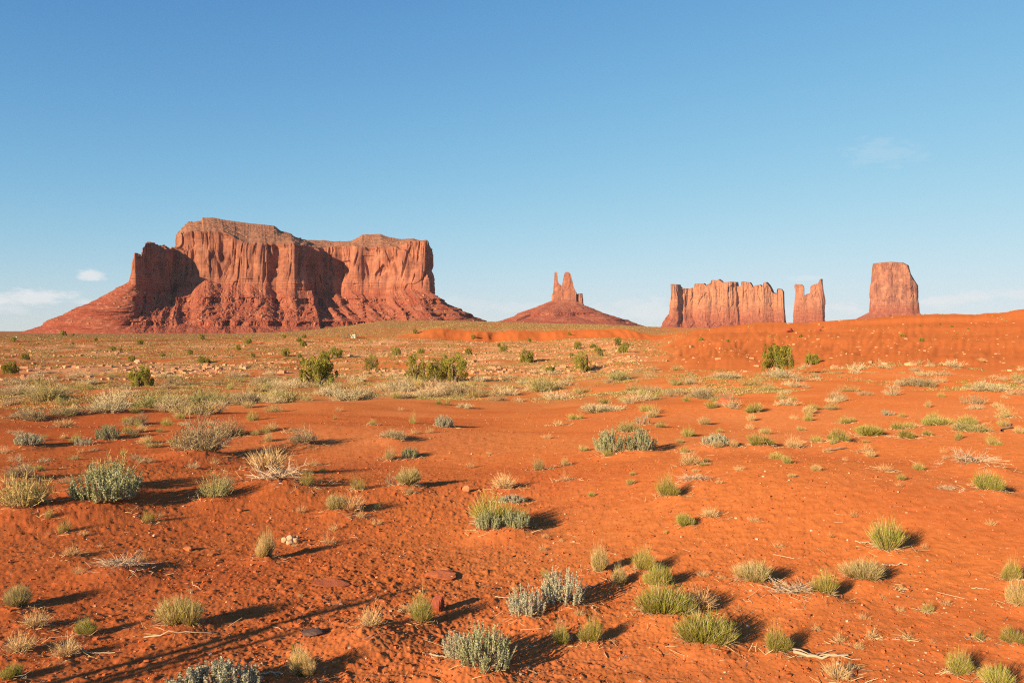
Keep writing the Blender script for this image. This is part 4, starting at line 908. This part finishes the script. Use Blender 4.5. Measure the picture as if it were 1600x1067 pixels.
for k, cnt, (xa, xb), (ya, yb), (wa, wb), rt, lab, grp in ZONES:
    n_ = 0
    while n_ < cnt:
        px, py = RNG.uniform(xa, xb), RNG.uniform(ya, yb)
        if k in 'BG' and not ok_spot(px, py): continue
        x, y = at(px, py)
        if y > 1400: continue
        n_ += 1
        ww = RNG.uniform(wa, wb) * (.55 + .6 * (py - ya) / (yb - ya) if k in 'BJ' else 1); wm = ww / F * y; hm = wm * rt * RNG.uniform(.75, 1.2)
        plant(k, x, y, wm, hm, lab, RNG.uniform(0, 6.28), False, RNG.choice([0, 1, 2, 2] if k == 'B' else [0, 1, 2, 3]), grp, .03 * hm)

# ------------------------------------------------------------------ uncountable cover
rg = np.random.RandomState(11)
def polar(n, d0, d1, a=36, pw=1.0):
    D = d0 * (d1 / d0) ** (rg.uniform(0, 1, n) ** pw); T = rg.uniform(-a, a, n) * np.pi / 180
    return D * np.sin(T), D * np.cos(T), D
X, Y, D = polar(130000, 44, 1600, 38, .9); px = 800 + F * X / Y
m = fbm(X / 9 + 3, Y / 16, 4, 105) + .10 * sst(60, 200, D) + rg.uniform(-.12, .12, len(X)) - .35 * sst(990, 1080, px) * sst(95, 130, D) - .3 * (1 - sst(20, 45, D)) - .12 * sst(900, 1100, px) + .04 * (1 - sst(120, 260, D)) * (1 - sst(850, 1050, px))
bank_ = (Y > 398) & (Y < 455) & (px > 620)
k = (m > .03 + .1 * sst(300, 600, D)) & ~bank_; X, Y, D = X[k][:46000], Y[k][:46000], D[k][:46000]; n = len(X); Z = height(X, Y)
sz = rg.uniform(.22, .6, n) * (1 + .9 * sst(80, 600, D)); cols = np.array([[.62, .44, .18], [.45, .35, .15], [.36, .33, .06], [.56, .43, .21], [.25, .24, .05]])[rg.choice(5, n, p=[.33, .25, .2, .12, .10])]
q = 15; idx = np.repeat(np.arange(n), q); p = rg.normal(size=(n * q, 3)); p /= np.linalg.norm(p, axis=1, keepdims=True); p[:, 2] = np.abs(p[:, 2]) * .75
c = np.stack([X, Y, Z], 1)[idx] + p * (sz[idx] * .5 * rg.uniform(.3, 1, n * q))[:, None]
V, Fq, C = leaves(c, np.maximum(sz[idx] * .17, .0011 * D[idx]), rg, cols[idx] * (1 + rg.uniform(-.3, .3, (n * q, 1))), 1.0, .45)
tag(link('low_scrub', make_mesh('low_scrub', V, Fq, C, False, M_PLANT)), 'sea of low grey-green and straw scrub across the far flats', None, None, 'stuff')

X, Y, D = polar(34000, 95, 390); px = 800 + F * X / Y
m = sst(.02, .22, fbm(X / 26, Y / 11, 4, 109) + .10 * sst(380, 640, px)) * (1 - sst(940, 1060, px)) + .04
k = rg.uniform(0, 1, len(X)) < m; X, Y, D = X[k][:7500], Y[k][:7500], D[k][:7500]; Z = height(X, Y)
V, Fq, C = blocks(np.stack([X, Y, Z], 1), rg.pareto(2.5, len(X)).clip(0, 2.5) * .24 + .13, rg, np.array([.58, .30, .155]), .8)
tag(link('rock_rubble', make_mesh('rock_rubble', V, Fq, C, False, M_STONE)), 'pale broken rock rubble along the ledges in the middle distance', None, None, 'stuff')
X, Y, D = polar(380, 100, 250, 33); px = 800 + F * X / Y; k = px > 1030; X, Y = X[k], Y[k]; Z = height(X, Y)
V, Fq, C = blocks(np.stack([X, Y, Z], 1), rg.uniform(.10, .34, len(X)), rg, np.array([.60, .32, .16]), .6)
tag(link('hill_stones', make_mesh('hill_stones', V, Fq, C, False, M_STONE)), 'small pale stones strewn over the red hill', None, None, 'stuff')

X, Y, D = polar(38000, 2.6, 34, 42, .8); Z = height(X, Y)
pc = np.where(rg.uniform(0, 1, (len(X), 1)) < .15, np.array([[.68, .42, .27]]), np.array([[.48, .125, .04]])) * (1 + rg.uniform(-.25, .25, (len(X), 1)))
V, Fq, C = blocks(np.stack([X, Y, Z + .002], 1), (rg.pareto(3.0, len(X)).clip(0, 2.5) * .0065 + .0038) * (1 + D * .03) * np.where(pc[:, 1] > .27, .75, 1), rg, pc, .7)
tag(link('pebbles', make_mesh('pebbles', V, Fq, C, False, M_STONE)), 'red clods and pale grit scattered over the near sand', None, None, 'stuff')
X, Y, D = polar(480, 2.7, 22, 42, .8); n = len(X); L0 = rg.uniform(.03, .16, n); a = rg.uniform(0, 6.28, n)
st = np.stack([X, Y, height(X, Y) + .004], 1); d = np.stack([np.cos(a), np.sin(a), rg.uniform(-.02, .12, n)], 1)
V, Fq, C, _ = ribbons(st, d, L0, rg.uniform(.003, .006, n), rg.normal(0, .15, (n, 3)) * np.array([1, 1, .2]), jit([.50, .32, .19], n, rg, .3), jit([.60, .42, .27], n, rg, .3), rg, 3, .5)
tag(link('twig_litter', make_mesh('twig_litter', V, Fq, C, False, M_WOOD)), 'bits of dry twig scattered over the near sand', None, None, 'stuff')

# litter that has gathered at the foot of each near plant
near = [p for p in plants if p[2] > 650 and p[3] > 14 and p[7] < 30]; Lo, Ld, Ll, Lc = [], [], [], []
for p in near:
    r = p[3] / F * p[7]; q = int(22 + 55 * min(1, r / .35)); a = rg.uniform(0, 6.28, q); e = r * rg.uniform(.25, .95, q); h_ = rg.uniform(0, 6.28, q)
    Lo.append(np.stack([p[6] + e * np.cos(a), p[7] + r * .25 + e * np.sin(a) * .9, 0 * a], 1)); Ld.append(np.stack([np.cos(h_), np.sin(h_), rg.uniform(.0, .9, q) ** 2], 1))
    Ll.append(rg.uniform(.02, .09, q) * (.6 + 1.4 * r)); Lc.append(np.repeat(np.array([[.58, .40, .21] if p[0] != 'W' else [.56, .42, .28]]), q, 0) * rg.uniform(.6, 1.2, (q, 1)))
Lo, Ld, Ll, Lc = map(np.concatenate, (Lo, Ld, Ll, Lc)); Lo[:, 2] = height(Lo[:, 0], Lo[:, 1]) + .002
V, Fq, C, _ = ribbons(Lo, Ld, Ll, np.maximum(.0035, .0006 * Lo[:, 1]), rg.normal(0, .2, (len(Ll), 3)) * np.array([1, 1, .4]), Lc * .8, Lc, rg, 3, .5)
tag(link('plant_litter', make_mesh('plant_litter', V, Fq, C, False, M_WOOD)), 'straw-coloured plant litter gathered round the feet of the near shrubs', None, None, 'stuff')

# ------------------------------------------------------------------ single sticks, stones and far buildings
def stick(px, py, px2, py2, rad, label, kink=.03):
    x, y = at(px, py); x2, y2 = at(px2, py2); n = 9; t = np.linspace(0, 1, n); L0 = math.hypot(x2 - x, y2 - y)
    r = np.random.RandomState(int(px)); wx = np.cumsum(r.normal(0, kink, n)) * L0; wx -= wx[0] + (wx[-1] - wx[0]) * t
    X = lerp(x, x2, t) - (y2 - y) / L0 * wx; Y = lerp(y, y2, t) + (x2 - x) / L0 * wx
    P3 = np.stack([X, Y, height(X, Y) + rad * .8 + .01 * np.abs(r.normal(0, 1, n))], 1); o3 = np.array([x, y, ground(x, y)])
    V, Fq = tube(P3 - o3, rad * (1 - .5 * t), 6); me = make_mesh('stick', V, Fq, jit([.50, .35, .22], len(V), r, .12), True, M_WOOD)
    tag(link('stick', me, None, tuple(o3)), label, 'stick')
stick(1240, 1022, 1325, 1028, .010, 'thickest of the long pale fallen sticks at the bottom right')
stick(1238, 1019, 1345, 1031, .005, 'thin stick crossing the thickest fallen stick at the bottom right')
stick(1246, 1027, 1300, 1021, .005, 'short stick lying under the two long fallen sticks')
stick(1290, 705, 1323, 701, .018, 'bleached stick lying alone under the green row on the right')
stick(1565, 675, 1580, 663, .02, 'bleached branch leaning from the low grey dead brush')
stick(225, 997, 330, 990, .005, 'curved white twig in front of the pale-topped shrub at lower left')
stick(410, 1056, 444, 1054, .006, 'pale straight twig left of the bottom straw-topped shrub')
stick(672, 1026, 700, 1032, .006, 'white branch reaching left of the low silver sagebrush')
stick(115, 1019, 180, 1022, .006, 'long pale twig right of the upright bare twigs at lower left')
stick(1336, 849, 1368, 851, .006, 'pale twig touching the left of the large half-straw shrub')
stick(1518, 920, 1547, 921, .004, 'thin straight twig alone on the sand left of the right-edge tufts')
stick(300, 910, 314, 922, .004, 'small bent twig on bare soil right of the sprawling dead twigs')
stick(1378, 885, 1418, 886, .007, 'curved orange-tan stick below the large half-straw shrub')
stick(905, 925, 952, 908, .006, 'pale stalk lying between the silver sagebrush and the green tufts')

def rock(px, py, ww, hh, col, label, seed, name='rock', cat='rock'):
    r = np.random.RandomState(seed); nr, nc = 12, 18; th = np.linspace(0, np.pi, nr)[:, None]; ph = np.linspace(0, 2 * np.pi, nc, endpoint=False)[None]
    P3 = np.stack([np.sin(th) * np.cos(ph), np.sin(th) * np.sin(ph), np.cos(th) + 0 * ph], -1).reshape(-1, 3)
    nn = r.normal(size=(11, 3)); nn /= np.linalg.norm(nn, axis=1, keepdims=True); dd = r.uniform(.55, .85, 11)
    k = np.max(P3 @ nn.T / dd, axis=1); P3 = P3 / np.maximum(k, 1)[:, None] * (1 + r.normal(0, .015, (len(P3), 1)))
    x, y = at(px, py); wm = ww / F * y; hm = hh / F * y
    V = P3 * np.array([wm * .6, wm * .5, hm * .62]) + np.array([0, 0, hm * .42])
    me = make_mesh(name, V, grid_faces(nr, nc, True), np.array(col) * (1 + r.uniform(-.1, .1, (len(V), 1))), False, M_STONE)
    tag(link(name, me, None, (x, y + wm * .3, ground(x, y + wm * .3))), label, cat)
rock(684, 957, 22, 24, (.34, .09, .05), 'dark red upright rock behind the bright olive shrub', 1)
rock(487, 995, 32, 9, (.13, .08, .065), 'flat blackish stone lying on the sand left of the rooted dry clump', 2)
rock(443, 848, 10, 8, (.52, .33, .19), 'leftmost stone of the pale stone pile', 3)
rock(452, 851, 10, 8, (.55, .35, .2), 'front middle stone of the pale stone pile', 4)
rock(461, 847, 9, 8, (.52, .32, .18), 'rightmost stone of the pale stone pile', 5)
rock(453, 843, 11, 7, (.55, .36, .22), 'rear stone of the pale stone pile', 6)
rock(463, 841, 7, 5, (.5, .3, .18), 'smallest stone at the back of the pale stone pile', 7)
rock(1135, 633, 28, 11, (.50, .12, .05), 'low rounded red boulder alone in mid field right of centre', 8, 'boulder', 'boulder')
rock(1234, 519, 12, 7, (.36, .09, .045), 'left dark red boulder on the crest below the twin-topped butte', 9, 'boulder', 'boulder')
rock(1281, 517, 9, 5, (.36, .09, .045), 'right dark red boulder on the crest below the twin-topped butte', 10, 'boulder', 'boulder')
rock(292, 861, 14, 8, (.55, .18, .07), 'reddish flat-sided clod above the sprawling dead twigs', 11)
rock(328, 869, 14, 6, (.55, .19, .07), 'reddish low clod right of the flat-sided one', 12)
rock(374, 800, 8, 6, (.50, .15, .05), 'small red stone below the leafy grey-green brush', 13)
rock(728, 770, 14, 9, (.56, .24, .11), 'orange stone left of the straw brush in the centre', 14)
rock(690, 905, 56, 5, (.52, .145, .06), 'low flat reddish outcrop in the sand above the bright olive shrub', 15, 'flat_rock', 'rock')
rock(512, 918, 60, 3, (.44, .12, .055), 'low worn slab flush with the sand above the long branching shadow', 16, 'flat_rock', 'rock')
rock(214, 567, 11, 5, (.60, .38, .23), 'pale boulder on the bare strip above the left juniper', 17, 'boulder', 'boulder')
rock(840, 848, 0.1, .1, (.5, .3, .2), '', 18) if False else None

def boxmesh(name, lo, hi, material, parent, loc=None):
    lo = np.array(lo, float); hi = np.array(hi, float); V = np.array([[x, y, z] for z in (lo[2], hi[2]) for y in (lo[1], hi[1]) for x in (lo[0], hi[0])])
    fb = np.array([[0, 2, 3, 1], [4, 5, 7, 6], [0, 1, 5, 4], [2, 6, 7, 3], [0, 4, 6, 2], [1, 3, 7, 5]])
    return link(name, make_mesh(name, V, fb, None, False, material), parent, loc)
def flat(c):
    def f(t, o):
        p = nd(t, 'ShaderNodeBsdfPrincipled', Roughness=.6); g = nd(t, 'ShaderNodeTexNoise', Scale=3.0); r = nd(t, 'ShaderNodeMapRange'); r.inputs['To Min'].default_value = .85; r.inputs['To Max'].default_value = 1.1
        t.links.new(g.outputs['Fac'], r.inputs['Value']); m = mixrgb(t, 'MULTIPLY'); m.inputs['A'].default_value = (*c, 1); t.links.new(r.outputs[0], m.inputs['B']); t.links.new(m.outputs['Result'], p.inputs['Base Color']); t.links.new(p.outputs[0], o.inputs[0])
    return f
MC, MD, MW = mat('cream_paint', flat((.72, .66, .46))), mat('dark_glass', flat((.05, .05, .055))), mat('white_paint', flat((.78, .77, .74)))
def shed(px, py, ww, hh, name, label, cat, m_, rot=-.35):
    x, y = at(px, py); wm, hm = ww / F * y, hh / F * y; dp = wm * .5
    r = link(name, None, None, (x, y, ground(x, y))); r.rotation_euler = (0, 0, rot)
    boxmesh('wall', (-wm / 2, -dp / 2, -.3), (wm / 2, dp / 2, hm * .88), m_, r)
    boxmesh('roof', (-wm * .53, -dp * .56, hm * .88), (wm * .53, dp * .56, hm), m_, r)
    boxmesh('door', (-wm * .1, -dp / 2 - .04, .1), (wm * .07, -dp / 2, hm * .72), MD, r)
    boxmesh('window', (wm * .2, -dp / 2 - .04, hm * .35), (wm * .38, -dp / 2, hm * .65), MD, r)
    tag(r, label, cat)
shed(552.5, 527.5, 8, 5, 'trailer_cabin', 'tiny cream cabin below the mesa, right of a pale bluish bush', 'cabin', MC)
shed(22, 528.5, 3.0, 2.0, 'white_shed', 'left of two white specks like sheds at the far left', 'shed', MW)
shed(26, 528, 2.4, 2.0, 'white_shed', 'right of two white specks like sheds at the far left', 'shed', MC)
x, y = at(541, 528.5); plant('S', x, y, 14 / F * y, 10 / F * y, 'pale bluish round bush left of the tiny cream cabin', 0, False, 1)

# tall dead shrub beside the photographer: it stands outside the frame and throws the long branching shadow
rr_ = np.random.RandomState(4); bx_, by_ = -4.35, 1.75; oz = ground(bx_, by_); root = link('dead_shrub', None, None, (bx_, by_, oz))
perp = np.array([math.cos(SUN_AZ), -math.sin(SUN_AZ), 0]); Vs = []
def stalk(off, h, lean, rad, parts):
    n = 12; t = np.linspace(0, 1, n); wob = np.cumsum(rr_.normal(0, .016, n)); P3 = np.stack([perp[0] * (off + lean * t + wob), perp[1] * (off + lean * t + wob), h * t - .05], 1)
    V, Fq = tube(P3, rad * (1 - .55 * t), 7); parts.append((V, Fq, jit([.40, .29, .2], len(V), rr_, .1)))
    for b in range(3):
        i = rr_.randint(5, 11); q = rr_.uniform(.12, .4); s_ = rr_.choice([-1, 1]); tt = np.linspace(0, 1, 5)
        B3 = P3[i] + np.stack([perp[0] * s_ * q * .35 * tt, perp[1] * s_ * q * .35 * tt, q * tt * .8], 1); V, Fq = tube(B3, rad * .45 * (1 - .7 * tt), 5); parts.append((V, Fq, jit([.42, .31, .21], len(V), rr_, .1)))
for off, h, lean, rad in [(0, 1.30, .02, .046), (.06, 1.02, .12, .034), (.20, .95, -.16, .042), (.42, .84, .02, .044), (.30, .7, .1, .03)]:
    pr = []; stalk(off, h, lean, rad, pr); J = join(*pr); link('branch', make_mesh('branch', *J, True, M_WOOD), root)
g = gen_brush(np.random.RandomState(77), .5)
for k_, (a_, m_) in g.items(): link(k_, make_mesh(k_, a_[0] * np.array([1.1, 1.1, .9]) + perp * .25, a_[1], a_[2], False, m_), root)
tag(root, 'tall dead shrub just outside the left edge that casts the long branching shadow', 'dead shrub')

# ------------------------------------------------------------------ thin desert air
def haze_mat(t, o):
    v = nd(t, 'ShaderNodeVolumePrincipled', Density=1.15e-5); v.inputs['Color'].default_value = (.74, .82, .96, 1); v.inputs['Anisotropy'].default_value = .0
    t.links.new(v.outputs[0], o.inputs['Volume'])
HZ = boxmesh('haze', (-12600, -12600, -20), (12600, 12600, 420), mat('thin_air', haze_mat), None)
tag(HZ, 'thin pale desert air over the whole plain', None, None, 'stuff')
